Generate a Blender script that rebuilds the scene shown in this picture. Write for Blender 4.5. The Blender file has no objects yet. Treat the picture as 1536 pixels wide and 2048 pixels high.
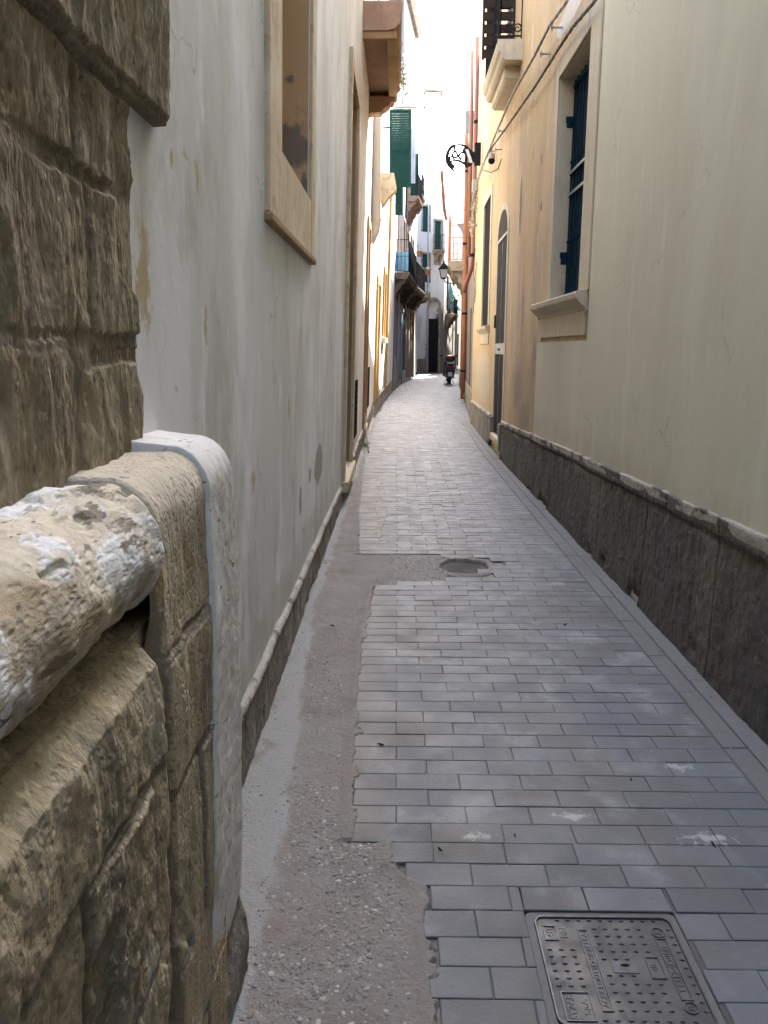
import bpy, bmesh, math, random
import numpy as np
from mathutils import Vector, Matrix
random.seed(7); rng = np.random.default_rng(7)
SC = bpy.context.scene
COL = SC.collection
R = math.radians

# ------------------------------------------------------------------ camera
F_PX, CX, CY, EYE = 1540.0, 768.0, 1024.0, 1.6
_a = Vector(((795 - CX) / F_PX, -(695 - CY) / F_PX, -1)).normalized()      # world +Y in camera axes
_z = Vector((0, abs(_a.z), _a.y * 1.0)); _z = Vector((0, -_a.z, _a.y)).normalized()
_x = _a.cross(_z)
RM = Matrix((_x, _a, _z))                                                  # camera axes -> world
cam_data = bpy.data.cameras.new("camera"); cam = bpy.data.objects.new("camera", cam_data); COL.objects.link(cam)
cam_data.sensor_fit = 'VERTICAL'; cam_data.sensor_height = 24.0; cam_data.lens = 24.0 * F_PX / 2048.0
cam_data.clip_start = 0.05; cam_data.clip_end = 800
cam.matrix_world = Matrix.Translation((0, 0, EYE)) @ RM.to_4x4()
SC.camera = cam

# ------------------------------------------------------------------ world, sun, exposure
SUN_AZ, SUN_EL = 22.0, 41.0
w = bpy.data.worlds.new("World"); SC.world = w; w.use_nodes = True
wn = w.node_tree; bg = wn.nodes["Background"]
sky = wn.nodes.new("ShaderNodeTexSky"); sky.sky_type = 'NISHITA'; sky.sun_disc = False
sky.sun_elevation = R(SUN_EL); sky.sun_rotation = R(SUN_AZ)
sky.air_density = 1.0; sky.dust_density = 2.5; sky.ozone_density = 1.0
wn.links.new(sky.outputs[0], bg.inputs[0]); bg.inputs[1].default_value = 0.15
sl = bpy.data.lights.new("sun", 'SUN'); sl.energy = 4.0; sl.angle = R(0.5); sl.color = (1, 0.93, 0.82)
so = bpy.data.objects.new("sun", sl); COL.objects.link(so)
S = Vector((math.sin(R(SUN_AZ)) * math.cos(R(SUN_EL)), math.cos(R(SUN_AZ)) * math.cos(R(SUN_EL)), math.sin(R(SUN_EL))))
so.rotation_euler = S.to_track_quat('Z', 'Y').to_euler(); so.location = S * 30
SC.view_settings.view_transform = 'Standard'; SC.view_settings.look = 'None'
SC.view_settings.exposure = 3.8; SC.view_settings.gamma = 1.0
SC.render.engine = 'CYCLES'
SC.cycles.max_bounces = 8; SC.cycles.diffuse_bounces = 6; SC.cycles.glossy_bounces = 3
SC.cycles.use_denoising = True

# ------------------------------------------------------------------ pixel -> point on a real plane
def ray(px, py): return RM @ Vector(((px - CX) / F_PX, -(py - CY) / F_PX, -1))
def at_x(px, py, X):
    r = ray(px, py); t = X / r.x; return Vector((X, r.y * t, EYE + r.z * t))
def at_y(px, py, Y):
    r = ray(px, py); t = Y / r.y; return Vector((r.x * t, Y, EYE + r.z * t))
def at_z(px, py, Z=0.0):
    r = ray(px, py); t = (Z - EYE) / r.z; return Vector((r.x * t, r.y * t, Z))

# ------------------------------------------------------------------ numpy noise
def _h(ix, iy, iz, seed=0):
    n = (ix.astype(np.int64) * 374761393 + iy.astype(np.int64) * 668265263 + iz.astype(np.int64) * 2147483647 + seed * 1274126177) & 0xFFFFFFFF
    n = ((n ^ (n >> 13)) * 1274126177) & 0xFFFFFFFF
    n = ((n ^ (n >> 16)) * 2246822519) & 0xFFFFFFFF
    return ((n ^ (n >> 15)) & 0xFFFFFF) / float(0xFFFFFF)
def vnoise(x, y, z=0.0, seed=0):
    x, y, z = np.broadcast_arrays(np.asarray(x, float), y, z)
    fx, fy, fz = np.floor(x), np.floor(y), np.floor(z)
    tx, ty, tz = x - fx, y - fy, z - fz
    tx = tx * tx * (3 - 2 * tx); ty = ty * ty * (3 - 2 * ty); tz = tz * tz * (3 - 2 * tz)
    o = 0
    for dx in (0, 1):
        for dy in (0, 1):
            for dz in (0, 1):
                o = o + _h(fx + dx, fy + dy, fz + dz, seed) * (tx if dx else 1 - tx) * (ty if dy else 1 - ty) * (tz if dz else 1 - tz)
    return o * 2 - 1
def fbm(x, y, z=0.0, oct=4, seed=0, gain=0.5):
    o, a, s = 0, 1.0, 0
    for i in range(oct):
        o = o + a * vnoise(np.asarray(x) * 2 ** i, np.asarray(y) * 2 ** i, np.asarray(z) * 2 ** i, seed + i); s += a; a *= gain
    return o / s
def sstep(a, b, x):
    t = np.clip((x - a) / (b - a), 0, 1); return t * t * (3 - 2 * t)

# ------------------------------------------------------------------ materials
class NT:
    def __init__(s, name):
        s.m = bpy.data.materials.new(name); s.m.use_nodes = True; s.t = s.m.node_tree; s.n = s.t.nodes
        s.b = s.n["Principled BSDF"]; s._p = None
    def link(s, a, b): s.t.links.new(a, b)
    def val(s, sock, v):
        if isinstance(v, bpy.types.NodeSocket): s.link(v, sock)
        else: sock.default_value = v
    def pos(s):
        if s._p is None: s._p = s.n.new("ShaderNodeNewGeometry")
        return s._p.outputs['Position']
    def geo(s, o): s.pos(); return s._p.outputs[o]
    def vm(s, op, a, b):
        n = s.n.new("ShaderNodeVectorMath"); n.operation = op; s.val(n.inputs[0], a); s.val(n.inputs[1], b)
        return n.outputs['Value'] if op in ('LENGTH', 'DISTANCE') else n.outputs[0]
    def ma(s, op, a, b=0.0, c=0.0):
        n = s.n.new("ShaderNodeMath"); n.operation = op; s.val(n.inputs[0], a); s.val(n.inputs[1], b); s.val(n.inputs[2], c); return n.outputs[0]
    def noise(s, scale, st=(1, 1, 1), det=6, rough=0.6, off=(0, 0, 0), dist=0.0):
        v = s.vm('MULTIPLY', s.pos(), st)
        if any(off): v = s.vm('ADD', v, off)
        n = s.n.new("ShaderNodeTexNoise"); s.link(v, n.inputs['Vector']); n.inputs['Scale'].default_value = scale
        n.inputs['Detail'].default_value = det; n.inputs['Roughness'].default_value = rough; n.inputs['Distortion'].default_value = dist
        return n.outputs['Fac']
    def voro(s, scale, st=(1, 1, 1), feat='F1'):
        n = s.n.new("ShaderNodeTexVoronoi"); n.feature = feat; s.link(s.vm('MULTIPLY', s.pos(), st), n.inputs['Vector']); n.inputs['Scale'].default_value = scale
        return n.outputs['Distance']
    def rng(s, v, lo, hi, a=0.0, b=1.0):
        n = s.n.new("ShaderNodeMapRange"); n.interpolation_type = 'SMOOTHSTEP'; s.val(n.inputs[0], v)
        n.inputs[1].default_value = lo; n.inputs[2].default_value = hi; n.inputs[3].default_value = a; n.inputs[4].default_value = b; return n.outputs[0]
    def mix(s, f, a, b, mode='MIX'):
        n = s.n.new("ShaderNodeMix"); n.data_type = 'RGBA'; n.blend_type = mode; s.val(n.inputs[0], f)
        for k, v in ((6, a), (7, b)): s.val(n.inputs[k], v if isinstance(v, bpy.types.NodeSocket) else (*v, 1)[:4])
        return n.outputs[2]
    def attr(s, name):
        n = s.n.new("ShaderNodeAttribute"); n.attribute_name = name; return n.outputs['Fac']
def surf(name, base, layers=(), rough=0.85, bump=(), spec=0.3, metal=0.0, rvar=None, bstr=1.0):
    N = NT(name); c = N.mix(0.0, base, base)
    for L in layers:
        k, col, op = L[0], L[1], L[2]
        if k == 'n':                      # noise mask: scale, stretch, lo, hi [,offset]
            f = N.rng(N.noise(L[3], L[4], 7, 0.62, L[7] if len(L) > 7 else (0, 0, 0), 0.3), L[5], L[6])
        elif k == 'v':                    # speckles
            f = N.rng(N.voro(L[3], L[4]), L[5], L[6], 1, 0)
        elif k == 'blob':                 # damage or painted shade of given centre and size
            wob = N.ma('MULTIPLY', N.ma('SUBTRACT', N.noise(L[4], (1, 1, 1), 5, 0.65), 0.5), L[5]); f = None
            for (x, y, z, rx, ry, rz) in L[3]:
                d = N.vm('LENGTH', N.vm('DIVIDE', N.vm('SUBTRACT', N.pos(), (x, y, z)), (rx, ry, rz)), (0, 0, 0))
                g = N.rng(N.ma('ADD', d, wob), L[6] if len(L) > 6 else 0.95, 1.0, 1, 0)
                f = g if f is None else N.ma('MAXIMUM', f, g)
        elif k == 'attr': f = N.rng(N.attr(L[3]), L[4], L[5])
        elif k == 'crack':                # hairline cracks: scale, region lo, hi
            nz = N.n.new("ShaderNodeTexNoise"); N.link(N.pos(), nz.inputs['Vector']); nz.inputs['Scale'].default_value = 5; nz.inputs['Detail'].default_value = 5
            wv = N.vm('ADD', N.pos(), N.vm('MULTIPLY', nz.outputs['Color'], (.35, .35, .35)))
            vo = N.n.new("ShaderNodeTexVoronoi"); vo.feature = 'DISTANCE_TO_EDGE'; N.link(wv, vo.inputs['Vector']); vo.inputs['Scale'].default_value = L[3]
            f = N.ma('MULTIPLY', N.rng(vo.outputs['Distance'], .0, .010, 1, 0), N.rng(N.noise(1.3, V1, 3, .5, (4, 4, 2)), L[4], L[5]))
        elif k == 'isl':  f = N.rng(N.geo('Random Per Island'), L[3], L[4])
        if op != 1.0: f = N.ma('MULTIPLY', f, op)
        c = N.mix(f, c, col, L[-1] if isinstance(L[-1], str) else 'MIX')
    N.link(c, N.b.inputs['Base Color'])
    N.b.inputs['Metallic'].default_value = metal; N.b.inputs['Specular IOR Level'].default_value = spec
    if rvar: N.link(N.rng(N.noise(rvar[0], (1, 1, 1), 5), 0.35, 0.65, rvar[1], rvar[2]), N.b.inputs['Roughness'])
    else: N.b.inputs['Roughness'].default_value = rough
    h = None
    for B in bump:                        # kind, scale, stretch, metres
        f = N.noise(B[1], B[2], 8, 0.6) if B[0] == 'n' else N.rng(N.voro(B[1], B[2]), 0.0, 0.5)
        f = N.ma('MULTIPLY', f, B[3]); h = f if h is None else N.ma('ADD', h, f)
    if h is not None:
        b = N.n.new("ShaderNodeBump"); b.inputs['Strength'].default_value = bstr; b.inputs['Distance'].default_value = 1.0
        N.link(h, b.inputs['Height']); N.link(b.outputs[0], N.b.inputs['Normal'])
    return N.m
V1 = (1, 1, 1); VS = (1, 1, 0.22)
m_stone = surf("weathered_ashlar", (.205, .165, .105), [
    ('n', (.32, .265, .175), .75, 3.2, (1, 1, .5), .42, .68), ('n', (.105, .082, .052), .7, 5, (1, 1, .35), .52, .72, (7, 3, 1)),
    ('n', (.38, .32, .235), .85, 9, (1, 1, .25), .54, .70, (2, 9, 4)), ('n', (.42, .37, .29), .7, 26, (1, 1, .35), .60, .72, (6, 1, 4)), ('n', (.07, .055, .035), .75, 18, (1, 1, .3), .60, .72, (8, 8, 2)), ('n', (.12, .125, .09), .55, 2.2, (1, 1, .6), .52, .7, (4, 4, 9)),
    ('n', (.30, .19, .09), .5, 4.5, V1, .58, .74, (9, 1, 2)),
    ('v', (.06, .045, .03), .6, 42, (1, 1, .6), .1, .24), ('n', (.44, .38, .28), .65, 70, (1, 1, .5), .54, .66, (3, 3, 1)), ('n', (.07, .055, .036), .5, 90, (1, 1, .5), .56, .66, (1, 6, 6)), ('attr', (.17, .14, .11), .5, 'joint', .25, .9)],
    rough=.92, bump=[('n', 30, (1, 1, .35), .007), ('n', 120, (1, 1, .6), .0045), ('v', 70, (1, 1, .6), .0022)])
m_mould = surf("worn_moulding_stone", (.56, .49, .38), [
    ('n', (.70, .70, .69), .9, 3.4, (1, .8, 1.2), .50, .54), ('n', (.34, .265, .165), .8, 5.0, (1, .7, 1), .50, .62, (3, 8, 1)),
    ('n', (.72, .72, .74), .8, 6.5, V1, .60, .66, (11, 2, 3)),
    ('n', (.15, .115, .08), .85, 10, (1, .5, 1.6), .60, .63, (5, 5, 5)), ('n', (.11, .095, .075), .9, 26, (1, .4, 1.4), .62, .65, (5, 1, 2)), ('n', (.13, .11, .085), .9, 34, (1, .45, 1.3), .665, .70, (1, 5, 8)),
    ('attr', (.10, .085, .07), .8, 'joint', .3, .9)], rough=.8, bump=[('n', 16, (1, .6, 1), .007), ('n', 90, (1, .6, 1), .004), ('v', 80, (1, .5, 1.2), .0018)])
m_block = surf("pitted_base_stone", (.34, .275, .18), [
    ('n', (.42, .36, .255), .8, 3, (1, 1, .6), .45, .66), ('n', (.14, .11, .07), .75, 5, (1, 1, .35), .50, .68, (7, 3, 1)),
    ('n', (.45, .29, .12), .45, 4, V1, .55, .7, (3, 3, 3)), ('n', (.14, .145, .11), .55, 3, V1, .52, .68, (5, 9, 2)),
    ('n', (.52, .48, .40), .7, 12, (1, 1, .3), .60, .72, (2, 2, 9)), ('n', (.07, .055, .04), .9, 45, (1, 1, .4), .66, .70),
    ('blob', (.54, .47, .37), .9, [(-.42, 1.34, 1.40, .35, .24, .17)], 12, 1.0, .5), ('n', (.15, .115, .08), .85, 34, (1, .45, 1.3), .665, .70, (1, 5, 8)), ('n', (.56, .50, .39), .6, 65, (1, 1, .5), .55, .66, (3, 3, 1)), ('n', (.09, .07, .048), .5, 80, (1, 1, .5), .57, .66, (1, 6, 6)), ('attr', (.16, .14, .115), .65, 'joint', .25, .9)], rough=.9, bump=[('n', 24, (1, 1, .45), .009), ('n', 110, (1, 1, .7), .0045), ('v', 75, V1, .002)])
m_strip = surf("white_lime_plaster_edge", (.56, .545, .52), [('n', (.52, .50, .47), .5, 8, VS, .5, .7), ('n', (.72, .72, .72), .5, 5, V1, .5, .7, (4, 1, 1)),
    ('n', (.36, .31, .24), .7, 9, V1, .56, .66, (9, 1, 1)), ('n', (.16, .13, .10), .85, 38, (1, .5, 1.3), .63, .66, (1, 5, 8))], rough=.85, bump=[('n', 120, V1, .0015), ('n', 12, V1, .004)])
m_white = surf("white_grey_plaster", (.59, .595, .585), [
    ('n', (.74, .75, .78), .8, 1.4, (1, 1, .35), .46, .62), ('n', (.50, .49, .475), .55, 1.1, (1, 1, .5), .50, .68, (3, 7, 1)),
    ('n', (.80, .80, .82), .6, 3, (1, 1, .4), .54, .64, (8, 1, 1)), ('n', (.42, .40, .35), .55, 3.5, (1, 1, .5), .54, .68, (1, 6, 2)), ('crack', (.30, .27, .23), .7, 1.6, .52, .60),
    ('n', (.36, .31, .24), .4, 3, V1, .64, .72, (9, 9, 2)),
    ('blob', (.42, .33, .17), .9, [(-.53, 1.665, 1.74, .1, .075, .13), (-.54, 2.2, 1.64, .1, .03, .07), (-.53, 1.90, 2.03, .1, .02, .03), (-.53, 2.14, 2.02, .1, .03, .06), (-.53, 2.02, 2.06, .1, .05, .02), (-.55, 1.9, 1.5, .1, .03, .02), (-.56, 2.9, 1.1, .1, .06, .05), (-.56, 3.9, 1.3, .1, .05, .09)], 16, 3.2, .2), ('blob', (.34, .31, .27), .45, [(-.57, 4, .35, .2, 5, .24)], 5, 2.2, .1),
    ('blob', (.27, .25, .22), .85, [(-.55, 5.45, .78, .1, .3, .14), (-.55, 4.4, .72, .1, .06, .10), (-.55, 4.9, .80, .1, .07, .05)], 9, .9)],
    rough=.88, bump=[('n', 2.0, V1, .009), ('n', 14, V1, .0010), ('n', 130, V1, .0007)], bstr=.8)
m_tan = surf("tan_limestone", (.52, .415, .28), [('n', (.62, .53, .39), .8, 4, V1, .45, .65), ('n', (.34, .25, .155), .7, 7, V1, .52, .66, (3, 1, 1)),
    ('n', (.22, .18, .13), .6, 16, V1, .62, .72, (1, 8, 1))], rough=.85, bump=[('n', 30, V1, .004), ('n', 140, V1, .001)])
m_reveal = surf("ochre_painted_reveal", (.43, .285, .165), [('n', (.50, .345, .21), .6, 3, (1, 1, .4), .45, .65),
    ('blob', (.15, .13, .11), .95, [(-.6, 4.6, 2.72, .25, .12, .20), (-.6, 4.6, 3.05, .03, .12, .035), (-.68, 4.6, 3.22, .03, .12, .04), (-.53, 4.6, 2.5, .03, .12, .12)], 9, 2.2, .5)],
    rough=.85, bump=[('n', 30, V1, .003)])
m_orframe = surf("orange_ochre_limestone", (.50, .30, .09), [('n', (.58, .40, .18), .6, 3, (1, 1, .4), .45, .65), ('n', (.34, .19, .07), .6, 6, (1, 1, .3), .54, .7, (3, 1, 1))], rough=.85, bump=[('n', 30, V1, .004)])
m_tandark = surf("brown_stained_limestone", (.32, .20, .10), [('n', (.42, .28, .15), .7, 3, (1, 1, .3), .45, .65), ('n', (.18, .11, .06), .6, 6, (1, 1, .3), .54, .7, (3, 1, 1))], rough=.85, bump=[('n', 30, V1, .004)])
m_orange = surf("ochre_orange_plaster", (.49, .345, .175), [
    ('n', (.56, .42, .27), .7, 1.0, (1, 1, .4), .45, .65), ('n', (.42, .27, .165), .7, 1.6, (1, 1, .25), .50, .66, (6, 2, 1)),
    ('n', (.36, .31, .26), .65, 2.6, (1, 1, .3), .54, .68, (1, 9, 3)), ('crack', (.22, .16, .11), .6, 1.1, .50, .60), ('n', (.30, .25, .20), .65, 9, (1, 1, .35), .60, .70, (3, 3, 8)), ('n', (.62, .52, .38), .6, 5, (1, 1, .6), .60, .68, (8, 3, 1)),
    ('blob', (.19, .16, .135), .75, [(1.53, 10.1, 1.10, .2, .5, .48), (1.53, 9.5, .75, .2, .6, .28), (1.53, 8.95, 1.5, .2, .14, .35), (1.53, 9.9, 2.0, .2, .12, .5)], 7, 1.8, .3),
    ('blob', (.46, .40, .30), .8, [(1.6, 14.8, 1.05, .4, 2.0, .62)], 4, .9, .5),
    ('blob', (.16, .12, .09), .95, [(1.53, 10.35, 3.35, .2, .09, .35), (1.53, 9.0, 3.6, .2, .04, .05), (1.53, 8.9, 3.1, .2, .05, .05)], 12, 1.1),
    ('blob', (.33, .245, .17), .55, [(1.53, 9.6, 1.0, .3, 1.5, 1.1), (1.55, 10.2, 2.2, .2, .3, .6)], 3, 1.6, .1), ('n', (.30, .29, .27), .5, 3.2, (1, 1, .15), .60, .74, (1, 2, 12)),
    ('blob', (.62, .57, .50), .9, [(1.53, 7.7, 4.60, .2, .75, .12)], 6, .5)],
    rough=.88, bump=[('n', 6, V1, .012), ('n', 40, (1, 1, .5), .003), ('n', 160, V1, .0006)], bstr=.8)
m_cream = surf("cream_plaster", (.545, .51, .375), [
    ('crack', (.34, .30, .22), .6, .9, .52, .60), ('blob', (.42, .36, .26), .55, [(1.55, 2, .78, .3, 14, .22)], 5, 1.6, .2), ('n', (.60, .58, .44), .7, 1.0, (1, 1, .35), .45, .65), ('n', (.46, .43, .33), .6, .7, (1, 1, .45), .50, .68, (9, 4, 2)), ('n', (.53, .49, .385), .7, 2.2, (1, 1, .35), .50, .68, (4, 1, 1)),
    ('n', (.66, .63, .52), .35, 6, (1, 1, .15), .55, .7, (1, 7, 1)), ('n', (.30, .26, .19), .6, 14, (1, 1, .3), .70, .76, (9, 3, 1))],
    rough=.85, bump=[('n', 2, V1, .008), ('n', 30, V1, .0010), ('n', 160, V1, .0005)], bstr=.8)
m_trimstone = surf("cream_window_stone", (.50, .42, .295), [('n', (.58, .50, .37), .7, 3, (1, 1, .4), .45, .65), ('n', (.34, .28, .20), .6, 7, (1, 1, .3), .55, .7, (3, 1, 1)),
    ('n', (.20, .15, .10), .7, 20, V1, .66, .73)], rough=.85, bump=[('n', 25, V1, .004), ('n', 120, V1, .001)])
m_plinthR = surf("dark_roughcast", (.098, .086, .070), [
    ('n', (.15, .125, .098), .8, 2.2, (1, 1, .3), .48, .68), ('n', (.045, .038, .033), .7, 3, (1, 1, .3), .50, .66, (5, 1, 1)),
    ('n', (.20, .18, .145), .8, 60, (1, 1, .8), .58, .72), ('n', (.30, .27, .22), .8, 16, (1, 1, .22), .68, .74, (1, 4, 6)), ('n', (.09, .09, .10), .5, 1.6, V1, .56, .7, (8, 8, 8)),
    ('attr', (.34, .30, .24), .95, 'lip', .3, .8)],
    rough=.9, bump=[('n', 110, V1, .006), ('n', 14, V1, .012)])
m_plinthL = surf("grey_cement_plinth", (.20, .175, .145), [
    ('n', (.32, .29, .245), .8, 4, (1, 1, .5), .46, .64), ('n', (.085, .072, .06), .8, 7, (1, 1, .3), .50, .66, (5, 1, 1)), ('n', (.38, .35, .31), .6, 22, V1, .60, .7, (2, 2, 2)),
    ('attr', (.36, .335, .30), .85, 'lip', .3, .8)], rough=.9, bump=[('n', 70, V1, .007), ('n', 14, V1, .012)])
m_paver = surf("grey_cement_pavers", (.090, .094, .100), [
    ('isl', (.114, .120, .129), .7, .6, .98), ('isl', (.074, .077, .082), .7, .32, .02), ('crack', (.05, .047, .04), .5, 2.2, .55, .62), ('n', (.052, .050, .044), .6, .9, V1, .54, .70, (6, 1, 3)), ('n', (.15, .145, .13), .5, 2.4, V1, .56, .70, (3, 9, 3)), ('n', (.085, .08, .068), .6, 1.6, V1, .48, .64, (2, 5, 1)),
    ('n', (.20, .205, .21), .6, 3.0, (1, 1, 1), .52, .68, (7, 1, 1)), ('n', (.07, .07, .085), .55, 24, V1, .66, .72, (3, 3, 3)),
    ('blob', (.07, .075, .10), .55, [(.95, 3.2, 0, .28, .7, .5)], 9, 1.7, .1), ('blob', (.15, .13, .105), .6, [(-.24, 5, 0, .26, 9, .5)], 7, .9, .2), ('blob', (.055, .048, .036), .7, [(.22, 2.25, 0, .22, .16, .5), (-.02, 3.0, 0, .2, .12, .5), (.5, 2.55, 0, .2, .05, .5)], 8, 1.5, .1),
    ('blob', (.34, .335, .31), .75, [(.62, 2.42, 0, .06, .03, .5), (1.05, 2.3, 0, .10, .035, .5), (1.2, 2.05, 0, .07, .03, .5), (.28, 2.3, 0, .05, .025, .5), (1.1, 2.75, 0, .05, .03, .5)], 22, 5.0, .2),
    ('n', (.16, .16, .155), .6, 45, V1, .66, .70, (2, 7, 5)), ('n', (.06, .056, .05), .5, 60, V1, .60, .70, (1, 1, 5))],
    rvar=(6, .54, .68), spec=.38, bump=[('n', 90, V1, .0018), ('n', 300, V1, .0006)], bstr=.9)
m_slab = surf("gutter_slabs", (.112, .110, .106), [('isl', (.128, .126, .122), .7, .4, .9), ('n', (.11, .10, .085), .6, 2.2, V1, .5, .68), ('n', (.24, .235, .225), .5, 12, V1, .62, .72, (4, 4, 4)),
    ('n', (.45, .44, .41), .8, 30, (1, .5, 1), .70, .73, (8, 1, 1))], rough=.75, spec=.4, bump=[('n', 90, V1, .002), ('n', 12, V1, .006)])
m_sand = surf("joint_sand", (.06, .056, .05), [('n', (.10, .092, .078), .7, 6, V1, .45, .65)], rough=.95, bump=[('n', 120, V1, .003)])
m_bedfill = surf("joint_mortar", (.075, .074, .071), [('n', (.11, .106, .098), .7, 5, V1, .45, .65)], rough=.95)
m_gutter = surf("worn_concrete_gutter", (.175, .155, .138), [
    ('n', (.19, .16, .14), .7, 5, V1, .45, .65), ('n', (.10, .088, .075), .6, 3, V1, .52, .68, (4, 2, 1)), ('n', (.24, .225, .205), .6, 60, V1, .60, .70, (4, 4, 4)),
    ('attr', (.25, .25, .243), .9, 'cement', .25, .8), ('n', (.22, .215, .20), .5, 4, V1, .45, .66, (1, 9, 3)), ('n', (.15, .12, .10), .6, 4, V1, .54, .66, (9, 9, 9)),
    ('attr', (.05, .045, .04), .9, 'pit', .2, .8)], rough=.85, spec=.4, bump=[('n', 70, V1, .008), ('n', 240, V1, .002)])
m_pebble = surf("pebbles", (.13, .12, .105), [('isl', (.34, .33, .30), .9, .55, 1.0), ('isl', (.08, .075, .065), .8, .4, .0), ('n', (.17, .155, .13), .4, 5, V1, .4, .6)], rough=.55, spec=.5)
m_iron = surf("cast_iron", (.042, .044, .047), [('n', (.075, .072, .066), .8, 9, V1, .42, .62), ('n', (.06, .06, .065), .6, 22, V1, .5, .66), ('n', (.085, .075, .06), .4, 60, V1, .56, .7, (3, 3, 3))], rvar=(20, .35, .62), metal=.55, spec=.5, bump=[('n', 260, V1, .0006)])
m_ironhi = surf("polished_iron_relief", (.075, .082, .092), [('n', (.05, .05, .048), .8, 40, V1, .45, .6)], rvar=(30, .3, .5), metal=.6, spec=.5)
def simple(name, col, rough=.6, metal=0.0, var=.25, scale=6, spec=.25):
    d = tuple(c * (1 - var) for c in col); l = tuple(min(1, c * (1 + var)) for c in col)
    return surf(name, col, [('n', d, .8, scale, (1, 1, .4), .5, .7), ('n', l, .7, scale * .7, (1, 1, .4), .52, .7, (5, 2, 8))], rough=rough, metal=metal, spec=spec)
m_black = simple("black_painted_iron", (.013, .013, .015), .8, spec=.08)
m_dark = simple("dark_interior", (.010, .010, .011), .9, spec=.05)
m_darkwood = simple("dark_brown_wood", (.04, .026, .019), .8, spec=.1)
m_blue = simple("dark_blue_paint", (.006, .026, .046), .75, spec=.1)
m_blue2 = simple("faded_blue_paint", (.02, .075, .135), .8, spec=.1)
m_bluel = simple("light_blue_paint", (.13, .27, .38), .6)
m_green = simple("dark_green_shutter", (.012, .050, .045), .8, spec=.1)
m_teal = simple("teal_awning_cloth", (.12, .30, .31), .8)
m_redpipe = simple("red_brown_pipe", (.25, .10, .07), .7)
m_orpipe = simple("orange_brown_pipe", (.27, .115, .06), .7)
m_whitepipe = simple("cream_pipe", (.62, .58, .53), .5, var=.12)
m_grey = simple("galvanised_grey", (.35, .35, .34), .5, .3)
m_cable = simple("grey_cable", (.13, .11, .09), .7)
m_cablel = simple("pale_cable", (.36, .33, .28), .7)
m_terra = simple("terracotta", (.42, .16, .09), .8)
m_railred = simple("red_brown_rail", (.36, .12, .06), .6)
m_greywall = surf("mauve_grey_plaster", (.20, .175, .175), [('n', (.27, .24, .24), .7, 1, VS, .45, .65), ('n', (.13, .11, .10), .7, 2, VS, .52, .68, (4, 1, 1))], bump=[('n', 20, V1, .006)])
m_sunwhite = surf("far_white_plaster_painted_shade", (.66, .62, .55), [('n', (.74, .72, .67), .7, .6, VS, .45, .65), ('n', (.55, .48, .38), .6, 1.5, VS, .54, .7, (4, 1, 1)), ('blob', (.20, .165, .13), .9, [(1.0, 44, -2, 6, 10, 6)], 3, .3, .9)], bump=[('n', 20, V1, .006)])  # brown blob puts shade into the colour of the far wall's lower part
m_endwall = surf("pale_wall_over_painted_shade", (.56, .54, .51), [('n', (.62, .58, .52), .6, .8, VS, .5, .7), ('blob', (.13, .105, .09), .95, [(3.3, 51, -2, 1.85, 6, 6.7)], 3, .35, .9), ('n', (.08, .065, .055), .35, 2, VS, .52, .68, (4, 1, 1))], bump=[('n', 20, V1, .008)])  # brown blob paints shade on the lower wall, kept off its sunlit left
m_brownstone = surf("brown_balcony_stone", (.30, .185, .125), [('n', (.40, .27, .19), .7, 3, V1, .45, .65), ('n', (.19, .12, .09), .7, 4, V1, .54, .7, (4, 1, 1))], bump=[('n', 25, V1, .006)])
m_corb = surf('dark_corbel_stone', (.11, .085, .07), [('n', (.22, .18, .14), .7, 4, V1, .5, .64), ('n', (.045, .036, .03), .7, 5, V1, .5, .66, (4, 1, 1))], bump=[('n', 20, V1, .01)])  # darker brown than the other corbel stone
m_brown2 = surf("weathered_corbel_stone", (.24, .19, .14), [('n', (.36, .30, .23), .7, 3, V1, .45, .62), ('n', (.10, .08, .065), .7, 4, V1, .52, .68, (4, 1, 1))], bump=[('n', 20, V1, .01)])
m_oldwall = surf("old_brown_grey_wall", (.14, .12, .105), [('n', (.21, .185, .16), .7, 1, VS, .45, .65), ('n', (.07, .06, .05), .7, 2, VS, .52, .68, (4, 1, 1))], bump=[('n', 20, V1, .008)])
m_scoot = simple("dark_scooter_plastic", (.025, .024, .026), .35, var=.2)
m_scootgrey = simple("grey_scooter_panel", (.16, .16, .165), .4)
m_rubber = simple("tyre_rubber", (.02, .02, .02), .85)
m_redlens = simple("red_tail_lens", (.25, .01, .015), .2)
m_plate = simple("white_number_plate", (.45, .45, .47), .5, var=.1)
m_leaf = surf("green_leaves", (.07, .11, .04), [('isl', (.13, .17, .06), .8, .4, .9), ('isl', (.20, .15, .06), .7, .85, 1.0)], rough=.6)
m_glass = simple("lantern_glass", (.55, .55, .52), .15, var=.08)

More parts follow.
